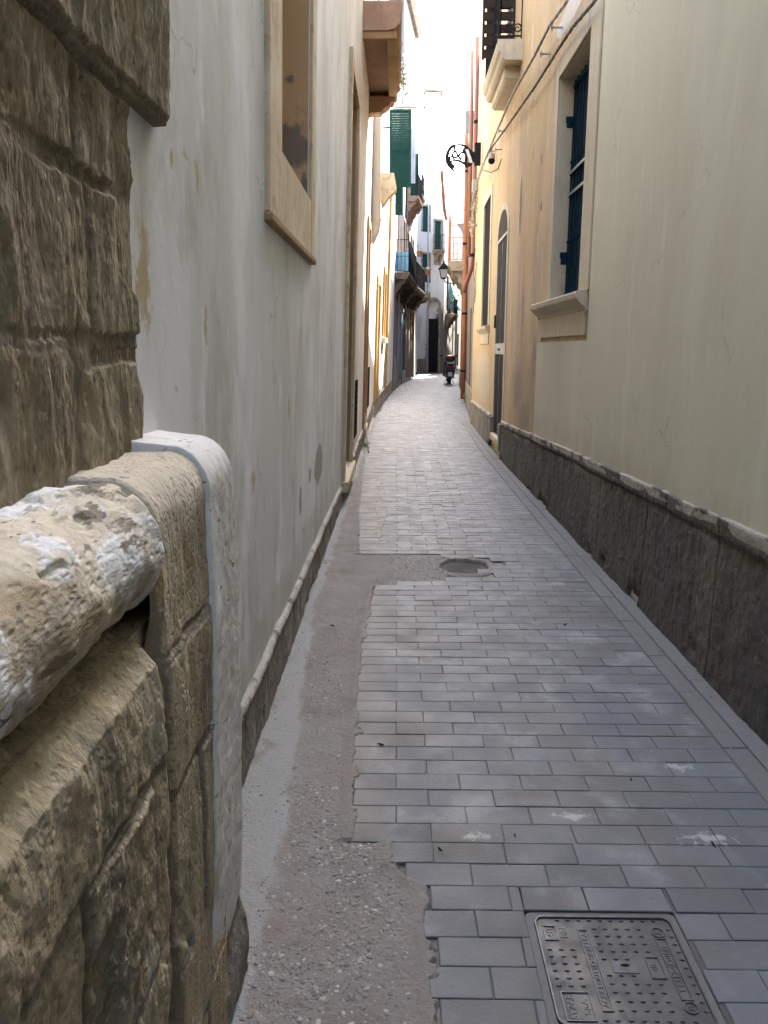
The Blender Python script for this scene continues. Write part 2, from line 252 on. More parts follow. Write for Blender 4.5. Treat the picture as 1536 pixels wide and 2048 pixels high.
# ------------------------------------------------------------------ builders
def tagit(o, label=None, cat=None, group=None, kind=None):
    if label: o['label'] = label
    if cat: o['category'] = cat
    if group: o['group'] = group
    if kind: o['kind'] = kind
    return o
def thing(name, label, cat, loc, group=None):
    o = bpy.data.objects.new(name, None); COL.objects.link(o); o.location = loc; o.empty_display_size = .2
    return tagit(o, label, cat, group)
def world_off(parent):
    v = Vector((0, 0, 0))
    while parent: v += parent.location; parent = parent.parent
    return v
def link_mesh(name, me, mat, parent=None, smooth=False, angle=None):
    me.materials.append(mat)
    if smooth: me.polygons.foreach_set('use_smooth', [True] * len(me.polygons))
    o = bpy.data.objects.new(name, me); COL.objects.link(o)
    n = len(me.vertices); co = np.empty(n * 3); me.vertices.foreach_get('co', co); co = co.reshape(-1, 3)
    org = np.array([(co[:, 0].min() + co[:, 0].max()) / 2, (co[:, 1].min() + co[:, 1].max()) / 2, co[:, 2].min()])
    me.vertices.foreach_set('co', (co - org).ravel()); me.update()
    if parent: o.parent = parent
    o.location = Vector(org) - world_off(parent)
    return o
def grid(name, P, mat, parent=None, attrs=None, flip=False, smooth=True):
    nu, nv = P.shape[:2]; me = bpy.data.meshes.new(name)
    idx = np.arange(nu * nv).reshape(nu, nv)
    q = np.stack([idx[:-1, :-1], idx[1:, :-1], idx[1:, 1:], idx[:-1, 1:]], -1).reshape(-1, 4)
    if flip: q = q[:, ::-1]
    me.vertices.add(nu * nv); me.vertices.foreach_set('co', P.reshape(-1)); me.loops.add(q.size)
    me.loops.foreach_set('vertex_index', np.ascontiguousarray(q).ravel()); me.polygons.add(len(q))
    me.polygons.foreach_set('loop_start', np.arange(len(q)) * 4); me.polygons.foreach_set('loop_total', np.full(len(q), 4)); me.update(calc_edges=True)
    for k, a in (attrs or {}).items():
        at = me.attributes.new(k, 'FLOAT', 'POINT'); at.data.foreach_set('value', np.ascontiguousarray(a, dtype=np.float32).ravel())
    return link_mesh(name, me, mat, parent, smooth)
class MB:
    def __init__(s): s.v = []; s.f = []
    def add(s, vs, fs):
        b = len(s.v); s.v += [tuple(v) for v in vs]; s.f += [tuple(b + i for i in f) for f in fs]; return s
    def hexa(s, c):   # 8 corners: bottom ring 0-3, top ring 4-7
        return s.add(c, [(3, 2, 1, 0), (4, 5, 6, 7), (0, 1, 5, 4), (1, 2, 6, 5), (2, 3, 7, 6), (3, 0, 4, 7)])
    def box(s, x0, x1, y0, y1, z0, z1):
        return s.hexa([(x0, y0, z0), (x1, y0, z0), (x1, y1, z0), (x0, y1, z0), (x0, y0, z1), (x1, y0, z1), (x1, y1, z1), (x0, y1, z1)])
    def tube(s, pts, r, n=8, cap=True):
        pts = [Vector(p) for p in pts]; rs = r if isinstance(r, (list, tuple)) else [r] * len(pts); b = len(s.v)
        up = None
        for i, p in enumerate(pts):
            d = (pts[min(i + 1, len(pts) - 1)] - pts[max(i - 1, 0)]).normalized()
            if up is None: up = Vector((0, 0, 1)) if abs(d.z) < .9 else Vector((1, 0, 0))
            a = d.cross(up).normalized(); c = a.cross(d).normalized(); up = c
            for k in range(n):
                t = 2 * math.pi * k / n; s.v.append(tuple(p + (a * math.cos(t) + c * math.sin(t)) * rs[i]))
        for i in range(len(pts) - 1):
            for k in range(n):
                k2 = (k + 1) % n; s.f.append((b + i * n + k, b + i * n + k2, b + (i + 1) * n + k2, b + (i + 1) * n + k))
        if cap:
            s.f.append(tuple(b + k for k in range(n))[::-1]); e = b + (len(pts) - 1) * n; s.f.append(tuple(e + k for k in range(n)))
        return s
    def ball(s, c, r, n=8, m=6):
        c = Vector(c); r = r if isinstance(r, (tuple, list)) else (r, r, r); b = len(s.v)
        for i in range(m + 1):
            ph = math.pi * i / m
            for k in range(n):
                t = 2 * math.pi * k / n; s.v.append((c.x + r[0] * math.sin(ph) * math.cos(t), c.y + r[1] * math.sin(ph) * math.sin(t), c.z + r[2] * math.cos(ph)))
        for i in range(m):
            for k in range(n):
                k2 = (k + 1) % n; s.f.append((b + i * n + k, b + (i + 1) * n + k, b + (i + 1) * n + k2, b + i * n + k2))
        return s
    def build(s, name, mat, parent=None, bevel=0, smooth=False, seg=1, jitter=0):
        me = bpy.data.meshes.new(name)
        me.from_pydata(s.v, [], s.f); me.update()
        bm = bmesh.new(); bm.from_mesh(me)
        if bevel:
            bmesh.ops.remove_doubles(bm, verts=bm.verts, dist=1e-5)
            ed = [e for e in bm.edges if len(e.link_faces) == 2 and e.calc_face_angle(0) > .4]
            bmesh.ops.bevel(bm, geom=ed, offset=bevel, segments=seg, affect='EDGES', clamp_overlap=True, profile=.6)
        bmesh.ops.recalc_face_normals(bm, faces=bm.faces); bm.to_mesh(me); bm.free()
        return link_mesh(name, me, mat, parent, smooth)
class Wall:
    """Facade frame: u along the wall from p0 to p1, z up, n out to the street, lean metres of n per metre of height."""
    def __init__(s, p0, p1, side, lean=0.0):
        s.p0 = Vector((*p0, 0)); d = Vector((*p1, 0)) - s.p0; s.L = d.length; s.d = d.normalized(); s.lean = lean
        s.nv = Vector((s.d.y, -s.d.x, 0)) * side
    def pt(s, u, z, n): return s.p0 + s.d * u + s.nv * (n + s.lean * min(z, 9)) + Vector((0, 0, z))
    def box(s, mb, u0, u1, z0, z1, n0, n1):
        return mb.hexa([s.pt(u0, z0, n0), s.pt(u1, z0, n0), s.pt(u1, z0, n1), s.pt(u0, z0, n1), s.pt(u0, z1, n0), s.pt(u1, z1, n0), s.pt(u1, z1, n1), s.pt(u0, z1, n1)])
    def prof(s, mb, u0, u1, pr, ret=0):   # moulded profile [(z, n)] swept along u, ends returned by `ret`
        k = len(pr); vs = [s.pt(u0 - ret * (n / max(p[1] for p in pr) if ret else 0), z, n) for z, n in pr] + [s.pt(u1 + ret * (n / max(p[1] for p in pr) if ret else 0), z, n) for z, n in pr]
        fs = [(i, (i + 1) % k, k + (i + 1) % k, k + i) for i in range(k)] + [tuple(range(k)), tuple(range(2 * k - 1, k - 1, -1))]
        return mb.add(vs, fs)
    def facade(s, mb, H, holes=(), u0=0, u1=None, z0=-.3, depth=.28, back=3.0):
        u1 = s.L if u1 is None else u1
        us = sorted({u0, u1, *[h[0] for h in holes], *[h[1] for h in holes]}); zs = sorted({z0, H, 9.0 if H > 9 else H, *[h[2] for h in holes], *[h[3] for h in holes]})
        P = lambda u, z, n: s.pt(u, z, n)
        for i in range(len(us) - 1):
            for j in range(len(zs) - 1):
                a, b, c, d = us[i], us[i + 1], zs[j], zs[j + 1]; m = ((a + b) / 2, (c + d) / 2)
                if any(h[0] < m[0] < h[1] and h[2] < m[1] < h[3] for h in holes): continue
                mb.add([P(a, c, 0), P(b, c, 0), P(b, d, 0), P(a, d, 0)], [(0, 1, 2, 3)])
        for h in holes:
            a, b, c, d = h[:4]; D = -(h[4] if len(h) > 4 else depth)
            for q in ([(a, c, 0), (a, c, D), (a, d, D), (a, d, 0)], [(b, c, 0), (b, d, 0), (b, d, D), (b, c, D)], [(a, c, 0), (b, c, 0), (b, c, D), (a, c, D)], [(a, d, 0), (a, d, D), (b, d, D), (b, d, 0)], [(a, c, D), (b, c, D), (b, d, D), (a, d, D)]):
                mb.add([P(*x) for x in q], [(0, 1, 2, 3)])
        for q in ([(u0, H, 0), (u1, H, 0), (u1, H, -back), (u0, H, -back)], [(u0, z0, 0), (u0, H, 0), (u0, H, -back), (u0, z0, -back)], [(u1, z0, 0), (u1, z0, -back), (u1, H, -back), (u1, H, 0)], [(u0, z0, -back), (u0, H, -back), (u1, H, -back), (u1, z0, -back)]):
            mb.add([P(*x) for x in q], [(0, 1, 2, 3)])
        return mb
def bent(mb, pts, r, n=8): return mb.tube(pts, r, n)
def arc3(c, a, b, r, t0, t1, n=10):
    c, a, b = Vector(c), Vector(a), Vector(b); return [c + a * (r * math.cos(t0 + (t1 - t0) * i / n)) + b * (r * math.sin(t0 + (t1 - t0) * i / n)) for i in range(n + 1)]
def spiral(c, a, b, r0, r1, t0, t1, n=18):
    c, a, b = Vector(c), Vector(a), Vector(b); o = []
    for i in range(n + 1):
        k = i / n; r = r0 + (r1 - r0) * k; t = t0 + (t1 - t0) * k; o.append(c + a * (r * math.cos(t)) + b * (r * math.sin(t)))
    return o

# ================================================================== ground
LX = [(-6, -.585), (1.7, -.585), (12, -.585), (18, -.60), (24.5, -.41), (29.6, -.22), (36, .24), (41.3, .85), (50, 1.2), (51, 2.95), (66, 5.0), (90, 9)]
RX = [(-6, 1.555), (3, 1.555), (11.4, 1.535), (17, 1.63), (17.4, 1.70), (25, 2.17), (34, 2.72), (45, 4.0), (60, 6.5), (90, 12)]
def lx(y): return float(np.interp(y, [a for a, _ in LX], [b for _, b in LX]))
def rx(y): return float(np.interp(y, [a for a, _ in RX], [b for _, b in RX]))
mb = MB(); mb.add([(-150, -60, -.022), (150, -60, -.022), (150, 300, -.022), (-150, 300, -.022)], [(0, 1, 2, 3)])
g = mb.build('ground', m_sand); g['kind'] = 'structure'
# left limit of the pavers
PL = [(-6, .10), (1.4, .10), (2.05, .07), (2.15, -.02), (2.27, -.02), (2.275, -.16), (3.9, -.20), (5.1, -.16), (6.0, -.32), (8, -.40), (12, -.50), (40, -.40)]
def plim(y): return float(np.interp(y, [a for a, _ in PL], [b for _, b in PL])) if y < 17 else lx(y) + .08
COV = (.395, .785, 1.565, 1.935)     # manhole cover plan
def hole_at(x, y):
    if 5.10 < y < 5.90 and x < .34 + .05 * math.sin(y * 31) and not (y < 5.2 and x > .1): return True
    return ((x - .5) / .23) ** 2 + ((y - 5.56) / .25) ** 2 < 1
BED = MB()
V = []; FQ = []
def paver(x0, x1, y0, y1, zt, ins=.0028, dz=.0013):
    b = len(V); j = lambda s: rng.uniform(-s, s)
    zz = [zt + j(.0006) for _ in range(4)]
    c = [(x0, y0), (x1, y0), (x1, y1), (x0, y1)]; c = [(x + j(.0015), y + j(.0012)) for x, y in c]
    ic = [(c[0][0] + ins, c[0][1] + ins), (c[1][0] - ins, c[1][1] + ins), (c[2][0] - ins, c[2][1] - ins), (c[3][0] + ins, c[3][1] - ins)]
    V.extend([(x, y, -.03) for x, y in c]); V.extend([(x, y, z - dz) for (x, y), z in zip(c, zz)]); V.extend([(x, y, z) for (x, y), z in zip(ic, zz)])
    for r in (0, 4):
        for k in range(4): k2 = (k + 1) % 4; FQ.append((b + r + k, b + r + k2, b + r + 4 + k2, b + r + 4 + k))
    FQ.append((b + 8, b + 9, b + 10, b + 11))
y = -2.0; row = 0; pitch = .104; G = .0013
while y < 48:
    xl, xr = plim(y + .05), (rx(y) - .225 if y < 17 else rx(y) - .05)
    xl += rng.uniform(-.012, .012) if y < 17 else 0
    segs_ = [(xl + .06, xr + .2)]
    if 4.9 < y < 5.95: segs_ = [(.80, xr + .2)]
    if y + pitch > COV[2] - .03 and y < COV[3] + .03: segs_ = [(xl + .06, COV[0] - .021), (COV[1] + .021, xr + .2)]
    for s0, s1 in segs_: BED.add([(s0, y, -.0045), (s1, y, -.0045), (s1, y + pitch, -.0045), (s0, y + pitch, -.0045)], [(0, 1, 2, 3)])
    ph = (row % 2) * .118 + rng.uniform(-.016, .016)
    x = .12 + ph if y < 2.2 else (0 if row % 2 == 0 else .118); x += 0 if y < 17 else -1.6
    cuts = [xl] if y < 17 and x - xl > .03 else []
    if cuts and y > 6.2: cuts = [xl, (xl + x) / 2 + rng.uniform(-.03, .03)]
    while x < xr + .3:
        cuts.append(x + (rng.uniform(-.012, .012) if len(cuts) > 1 else 0)); x += .236
    for a, bq in zip(cuts[:-1], cuts[1:]):
        a2, b2 = max(a, xl), min(bq, xr)
        if b2 - a2 < .05: continue
        if b2 < xr and xr - b2 < .05: b2 = xr
        cx_, cy_ = (a2 + b2) / 2, y + pitch / 2
        if hole_at(cx_, cy_): continue
        # cut round the manhole
        segs = [(a2, b2)]
        if y + pitch > COV[2] - .02 and y < COV[3] + .02:
            segs = []
            if y < COV[2] - .02 - .02: paver(a2 + G, b2 - G, y + G, COV[2] - .022, 0) if a2 > COV[0] - .2 and b2 < COV[1] + .2 else None
            if y + pitch > COV[3] + .04: paver(max(a2, COV[0] - .02) + G, min(b2, COV[1] + .02) - G, COV[3] + .022, y + pitch - G, 0) if b2 > COV[0] + .04 and a2 < COV[1] - .04 else None
            if a2 < COV[0] - .02: segs.append((a2, min(b2, COV[0] - .02)))
            if b2 > COV[1] + .02: segs.append((max(a2, COV[1] + .02), b2))
        for s0, s1 in segs:
            if s1 - s0 < .02: continue
            paver(s0 + G, s1 - G, y + G, y + pitch - G, rng.normal(0, .0007))
    y += pitch; row += 1
me = bpy.data.meshes.new('pavement'); me.from_pydata(V, [], FQ); me.update()
o = link_mesh('pavement', me, m_paver); o['kind'] = 'structure'
o = BED.build('paving_bed', m_bedfill); o['kind'] = 'structure'
# gutter slabs along the right wall
V = []; FQ = []
y = -2.0
while y < 17:
    l = rng.uniform(.42, .55); xw = rx(y); x0 = xw - .22
    paver(x0 + .002, x0 + .10, y + .002, y + l - .002, rng.normal(.0005, .001), .004, .003)
    y += l
y = -2.0
while y < 17:
    l = rng.uniform(.6, 1.3); xw = rx(y); x0 = xw - .118
    paver(x0 + .002, x0 + .16, y + .001, y + l - .001, .003 + rng.normal(0, .001), .006, .003)
    y += l
me = bpy.data.meshes.new('gutter'); me.from_pydata(V, [], FQ); me.update()
o = link_mesh('gutter', me, m_slab); o['kind'] = 'structure'
# worn concrete strip on the left and the pothole patch
def pothole(x, y):
    wob = .22 * fbm(x * 9, y * 9, 0, 3, 5)
    d = np.sqrt(((x - .50) / .175) ** 2 + ((y - 5.56) / .21) ** 2) + wob
    return d
def cem_field(x, y):
    e = np.interp(y, [-2, 1.5, 2.2, 3.0, 3.9, 4.4, 20], [-.37, -.37, -.375, -.42, -.47, -.51, -.52]) + .035 * fbm(x * 4, y * 5, 0, 4, 9) + .02 * fbm(x * 20, y * 14, 0, 3, 19)
    return 1 - sstep(-.04, .045, x - e)
def gz_(x, y):
    c = cem_field(x, y)
    bumpy = .0030 * fbm(x * 30, y * 30, 0, 3, 3) + .0022 * fbm(x * 110, y * 110, 0, 2, 4) + .004 * fbm(x * 4, y * 3, 0, 3, 6)
    fine = .0012 * fbm(x * 40, y * 40, 0, 3, 8) + .003 * fbm(x * 5, y * 5, 0, 2, 2)
    z = -.004 + bumpy * (1 - c) + (fine + .006) * c
    d = pothole(x, y)
    z = z - .11 * (1 - sstep(.82, .97, d)) + .008 * np.exp(-((d - 1.1) / .12) ** 2)
    return z, c, 1 - sstep(.7, 1.05, d)
for (xa, xb, ya, yb, st, nm) in ((-.66, .20, 1.2, 3.2, .005, 'gutter_concrete'), (-.66, .30, 3.2, 5.0, .008, 'gutter_concrete'), (-.66, .80, 5.0, 6.0, .0065, 'gutter_concrete'), (-.66, .30, 6.0, 6.2, .01, 'gutter_concrete'), (-.66, .0, 6.2, 18.0, .03, 'gutter_concrete'), (-.66, .20, -2, 1.2, .03, 'gutter_concrete')):
    xs = np.linspace(xa, xb, int((xb - xa) / st) + 1); ys = np.linspace(ya, yb, int((yb - ya) / st) + 1)
    Yg, Xg = np.meshgrid(ys, xs)
    Z, c, pit = gz_(Xg, Yg)
    # stay a little under the pavers' tops where they overlap
    pl = np.interp(Yg, [a for a, _ in PL], [b for _, b in PL]); hole = ((Yg > 5.08) & (Yg < 5.9) & (Xg < .36)) | (((Xg - .5) / .25) ** 2 + ((Yg - 5.56) / .27) ** 2 < 1)
    ragged = .035 * fbm(Xg * 9, Yg * 9, 0, 3, 77) + .022 * fbm(Xg * 45, Yg * 45, 0, 3, 78) + .008; under = sstep(.0, .014, Xg - pl - np.maximum(ragged, -.002)) * (~hole)
    near = sstep(-.06, 0, Xg - pl) * (~hole); Z = Z + near * (.0065 - np.minimum(Z, .002)) * .9
    Z = Z * (1 - under) + (-.012) * under
    o = grid(nm, np.stack([Xg, Yg, Z], -1), m_gutter, None, {'cement': c, 'pit': pit}); o['kind'] = 'structure'
# pebbles worn out of the concrete
def pebbles(name, label, pts, group=None):
    P = []; Fc = []
    t = (1 + 5 ** .5) / 2
    ico = np.array([(-1, t, 0), (1, t, 0), (-1, -t, 0), (1, -t, 0), (0, -1, t), (0, 1, t), (0, -1, -t), (0, 1, -t), (t, 0, -1), (t, 0, 1), (-t, 0, -1), (-t, 0, 1)]) / (1 + t * t) ** .5
    fi = np.array([(0, 11, 5), (0, 5, 1), (0, 1, 7), (0, 7, 10), (0, 10, 11), (1, 5, 9), (5, 11, 4), (11, 10, 2), (10, 7, 6), (7, 1, 8), (3, 9, 4), (3, 4, 2), (3, 2, 6), (3, 6, 8), (3, 8, 9), (4, 9, 5), (2, 4, 11), (6, 2, 10), (8, 6, 7), (9, 8, 1)])
    for (x, y, z, r) in pts:
        s = ico * np.array([r * rng.uniform(.8, 1.4), r * rng.uniform(.7, 1.2), r * rng.uniform(.35, .6)]) * (1 + rng.uniform(-.18, .18, (12, 1)))
        a = rng.uniform(0, 6.28); ca, sa = math.cos(a), math.sin(a)
        s = s @ np.array([[ca, sa, 0], [-sa, ca, 0], [0, 0, 1]]).T + np.array([x, y, z]); Fc.append(fi + 12 * len(P)); P.append(s)
    P = np.concatenate(P); Fc = np.concatenate(Fc); me = bpy.data.meshes.new(name); me.from_pydata(P.tolist(), [], Fc.tolist()); me.update()
    o = link_mesh(name, me, m_pebble, None, False); return tagit(o, label, 'gravel', None, 'stuff')
pts = []
for _ in range(30000):
    y = rng.uniform(1.4, 4.6) if rng.random() < .75 else rng.uniform(5.1, 5.9)
    x = rng.uniform(-.5, .62 if y > 5 else .15)
    pl = plim(y)
    if y < 5 and x > pl - .01: continue
    if y > 5 and (x < -.05 or not hole_at(x, y)): continue
    z, c, p = gz_(np.array(x), np.array(y))
    if rng.random() < float(c) * .97 + (.0 if y < 2.6 or y > 5 else min(.8, (y - 2.6) * .6)): continue
    if y < 5 and vnoise(x * 7, y * 4, 3.3) < -.25 and rng.random() < .7: continue
    if float(p) > .5: continue
    r = rng.uniform(.0018, .0045) if rng.random() < .80 else rng.uniform(.004, .0085 if y > 2.6 else .0098)
    pts.append((x, y, float(z) - r * .08, r))
pebbles('gravel', 'loose pale pebbles worn out of the concrete strip and round the pothole', pts)
# crumbs of plaster lying at the feet of both walls
pts = []
for _ in range(520):
    y = rng.uniform(1.6, 12)
    if rng.random() < .6: x = rx(y) - abs(rng.normal(0, .07)) - .04; z = .005
    else: x = -.555 + abs(rng.normal(0, .03)) + .01; z = float(gz_(np.array(x), np.array(y))[0])
    pts.append((x, y, z + .001, rng.uniform(.0015, .006)))
o = pebbles('plaster_crumbs', 'small crumbs of fallen plaster lying along the foot of the walls', pts); o['category'] = 'rubble'

# ================================================================== manhole cover
cx0, cx1, cy0, cy1 = COV
mh = thing('manhole_cover', 'rectangular cast iron manhole cover with raised lettering and studs set in the grey pavers', 'manhole cover', ((cx0 + cx1) / 2, (cy0 + cy1) / 2, -.02))
def rrect(x0, x1, y0, y1, r, n=5):
    o = []
    for (cx_, cy_, a) in ((x1 - r, y1 - r, 0), (x0 + r, y1 - r, 90), (x0 + r, y0 + r, 180), (x1 - r, y0 + r, 270)):
        for k in range(n + 1): t = R(a + 90 * k / n); o.append((cx_ + r * math.cos(t), cy_ + r * math.sin(t)))
    return o
def slab2(mb, loop, z0, z1):
    n = len(loop); mb.add([(x, y, z0) for x, y in loop] + [(x, y, z1) for x, y in loop], [tuple(range(n))[::-1], tuple(range(n, 2 * n))] + [(i, (i + 1) % n, n + (i + 1) % n, n + i) for i in range(n)])
def ring2(mb, lo, li, z0, z1):
    n = len(lo); mb.add([(x, y, z0) for x, y in lo] + [(x, y, z1) for x, y in lo] + [(x, y, z1) for x, y in li] + [(x, y, z0) for x, y in li],
        [(k * n + i, k * n + (i + 1) % n, (k + 1) % 4 * n + (i + 1) % n, (k + 1) % 4 * n + i) for k in range(4) for i in range(n)])
mb = MB(); slab2(mb, rrect(cx0 + .006, cx1 - .006, cy0 + .006, cy1 - .006, .02), -.02, -.004); mb.build('plate', m_iron, mh)
mb = MB(); ring2(mb, rrect(cx0, cx1, cy0, cy1, .026), rrect(cx0 + .007, cx1 - .007, cy0 + .007, cy1 - .007, .021), -.02, .0012); mb.build('rim', m_ironhi, mh, bevel=.0012)
mb = MB(); slab2(mb, rrect(cx0 - .02, cx1 + .02, cy0 - .02, cy1 + .02, .02), -.021, -.007); mo = mb.build('mortar_bed', m_slab, mh)
W_, H_ = cx1 - cx0, cy1 - cy0
ux = lambda u: cx0 + u * W_
vy = lambda v: cy0 + v * H_
studs = MB()
def stud(u, v):
    x, y = ux(u), vy(v); a, b2 = .0085, .0042; zt = -.0005
    studs.add([(x - a, y, -.0045), (x, y - b2, -.0045), (x + a, y, -.0045), (x, y + b2, -.0045), (x - .003, y - .001, zt), (x + .003, y - .001, zt), (x + .003, y + .001, zt), (x - .003, y + .001, zt)],
              [(0, 1, 5, 4), (1, 2, 5), (2, 3, 6, 5), (3, 0, 7, 6), (0, 4, 7), (4, 5, 6, 7)])
for i in range(10): stud(.17 + .078 * i, .955)
for i in range(9): stud(.22 + .08 * i, .05)
for v in np.linspace(.87, .13, 11): stud(.955, v)
for v in np.linspace(.66, .33, 6):
    for u in (.065, .145, .225): stud(u, v)
for k, v in enumerate(np.linspace(.87, .13, 11)):
    for u in (.42, .50, .58, .66, .74):
        if .44 < v < .56 or (.40 < v < .60 and u > .6): continue
        stud(u, v)
studs.build('studs', m_ironhi, mh)
fr = MB()
def frame2(u0, u1, v0, v1, t=.0035, z=-.0008): 
    ring2(fr, [(ux(u0), vy(v0)), (ux(u1), vy(v0)), (ux(u1), vy(v1)), (ux(u0), vy(v1))], [(ux(u0) + t, vy(v0) + t), (ux(u1) - t, vy(v0) + t), (ux(u1) - t, vy(v1) - t), (ux(u0) + t, vy(v1) - t)], -.005, z)
frame2(.30, .375, .12, .86); frame2(.83, .91, .22, .78); frame2(.05, .15, .75, .90); frame2(.06, .25, .04, .28)
frame2(.70, .80, .40, .60)
for v in (.84, .16):
    lp = [(ux(.87) + .019 * math.cos(t), vy(v) + .019 * math.sin(t)) for t in np.linspace(0, 6.283, 21)[:-1]]
    li = [(ux(.87) + .0155 * math.cos(t), vy(v) + .0155 * math.sin(t)) for t in np.linspace(0, 6.283, 21)[:-1]]
    ring2(fr, lp, li, -.005, -.0008)
fr.build('raised_frames', m_ironhi, mh)
mb = MB(); slab2(mb, [(ux(.46), vy(.45)), (ux(.63), vy(.45)), (ux(.63), vy(.56)), (ux(.46), vy(.56))], -.005, -.0025); pl_ = mb.build('keyhole_plate', m_ironhi, mh)
mb = MB(); mb.ball((ux(.55), vy(.52), -.003), (.014, .006, .0025), 10, 5); mb.build('keyhole', m_dark, mh)
def text(s, u, v, size, parent, rot=90, mat=m_ironhi, z=-.0048, ext=.0022, name='lettering', M=None, sx=1.0):
    cu = bpy.data.curves.new('t', 'FONT'); cu.body = s; cu.size = size; cu.extrude = ext; cu.align_x = 'CENTER'; cu.align_y = 'CENTER'
    to = bpy.data.objects.new('t', cu); COL.objects.link(to)
    me = bpy.data.meshes.new_from_object(to.evaluated_get(bpy.context.evaluated_depsgraph_get())); bpy.data.objects.remove(to)
    mt = M if M is not None else Matrix.Translation((u, v, z)) @ Matrix.Rotation(R(rot), 4, 'Z') @ Matrix.Diagonal((sx, 1, 1, 1))
    me.transform(mt); me.materials.clear(); return link_mesh(name, me, mat, parent)
text('ACQUEDOTTO-SIRACUSA', ux(.3375), vy(.49), .021, mh, sx=1.0)
text('EN124D400', ux(.87), vy(.5), .027, mh, sx=1.12)
text('40', ux(.10), vy(.825), .034, mh); text('BN', ux(.195), vy(.83), .03, mh)
text('SYZAR', ux(.115), vy(.16), .028, mh, sx=.9); text('S.p.A.', ux(.205), vy(.16), .022, mh)
text('40', ux(.745), vy(.5), .024, mh); text('R', ux(.87), vy(.84), .026, mh); text('R', ux(.87), vy(.16), .026, mh)

# ================================================================== stone building, near left
def blocks_field(U, Vv, rects, jw=.012, wamp=.010, seed=1):
    """depth below block faces (0..1) and per-block random value"""
    Uw = U + wamp * fbm(U * 9, Vv * 9, 0, 3, seed) + .003 * fbm(U * 60, Vv * 60, 0, 2, seed + 50); Vw = Vv + wamp * fbm(U * 9, Vv * 9, 7, 3, seed + 3) + .003 * fbm(U * 60, Vv * 60, 3, 2, seed + 51)
    d = np.full(U.shape, -1.0); rv = np.zeros(U.shape)
    for k, (a, b, c, e) in enumerate(rects):
        dd = np.minimum(np.minimum(Uw - a, b - Uw), np.minimum(Vw - c, e - Vw)); m = dd > d; d = np.where(m, dd, d); rv = np.where(m, ((k * 7919) % 97) / 97.0, rv)
    return 1 - sstep(jw * .3, jw * 1.9, d), rv, d
sb = thing('stone_building', 'weathered brown ashlar building at the near left with a worn rounded stone moulding', 'building', (-.6, .4, 0))
LEAN = .03
def wallx(z): return -.585 + LEAN * np.minimum(z, 9)
# upper ashlar face
rects = [(-1.5, .72, 1.36, 1.595), (.735, 1.232, 1.36, 1.602), (1.285, 1.588, 1.36, 1.572),
         (-1.5, .40, 1.615, 1.868), (.415, 1.085, 1.62, 1.872), (1.10, 1.345, 1.622, 1.868), (1.36, 1.590, 1.618, 1.872),
         (-1.5, .86, 1.89, 2.05), (.875, 1.30, 1.888, 2.052), (1.318, 1.594, 1.884, 2.046),
         (-1.5, .55, 2.075, 2.34), (.57, 1.16, 2.078, 2.345), (1.178, 1.765, 2.068, 2.35),
         (-1.5, .9, 2.36, 2.64), (.915, 1.60, 2.365, 2.64), (.6, 1.3, 2.66, 2.93), (1.32, 1.77, 2.66, 2.94), (-1.5, .59, 2.66, 2.93),
         (1.615, 1.76, 2.366, 2.64), (-1.5, .85, 2.95, 3.25), (.865, 1.5, 2.955, 3.25), (1.515, 1.765, 2.96, 3.25)]
ys = np.concatenate([np.linspace(-1.4, .55, 90)[:-1], np.linspace(.55, 1.80, 330)]); zs = np.concatenate([np.linspace(1.36, 2.75, 360)[:-1], np.linspace(2.75, 3.26, 60)])
Yg, Zg = np.meshgrid(ys, zs, indexing='ij')
J, rv, d = blocks_field(Yg, Zg, rects, .0045, .014)
h = .0035 * fbm(Yg * 34, Zg * 14, 4, 3, 28) + (rv - .5) * .008 + .016 * sstep(2.05, 2.062, Zg) + .012 * fbm(Yg * 4, Zg * 2.2, 0, 4, 21) + .007 * np.abs(fbm(Yg * 16, Zg * 3.5, 1, 4, 25)) + .003 * fbm(Yg * 50, Zg * 22, 2, 3, 31)
h -= .016 * sstep(.25, .52, fbm(Yg * 7, Zg * 4, 5, 4, 41))                # spalled hollows
X = wallx(Zg) + .018 + h - J * (.002 + .008 * sstep(-.1, .3, fbm(Yg * 3, Zg * 5, 9, 2, 45)))
edge = np.where(Zg > 2.06, 1.772, 1.598) + .006 * fbm(Zg * 12, 0, 0, 3, 3)
X = np.maximum(X, wallx(Zg) + .003); X = X - sstep(-.006, .012, Yg - edge) * .09
grid('ashlar_face', np.stack([X, Yg, Zg], -1), m_stone, sb, {'joint': J}, flip=True)
mb = MB(); mb.hexa([(-3.5, -30, 0), (-.62, -30, 0), (-.62, 1.49, 0), (-3.5, 1.49, 0), (-3.5, -30, 7.2), (-.36, -30, 7.2), (-.36, 1.49, 7.2), (-3.5, 1.49, 7.2)])
mb.hexa([(-.62, -6, 3.2), (-.48, -6, 3.2), (-.48, 1.77, 3.2), (-.62, 1.77, 3.2), (-.6, -6, 7.2), (-.37, -6, 7.2), (-.37, 1.77, 7.2), (-.6, 1.77, 7.2)])
mb.hexa([(-.65, -6, 0), (-.43, -6, 0), (-.43, -1.35, 0), (-.65, -1.35, 0), (-.65, -6, 3.25), (-.49, -6, 3.25), (-.49, -1.35, 3.25), (-.65, -1.35, 3.25)])
mb.build('wall_core', m_stone, sb)
def resample(pr, n):
    pr = np.array(pr, float); s = np.r_[0, np.cumsum(np.hypot(*np.diff(pr, axis=0).T))]; t = np.linspace(0, s[-1], n)
    return np.stack([np.interp(t, s, pr[:, 0]), np.interp(t, s, pr[:, 1])], 1), t
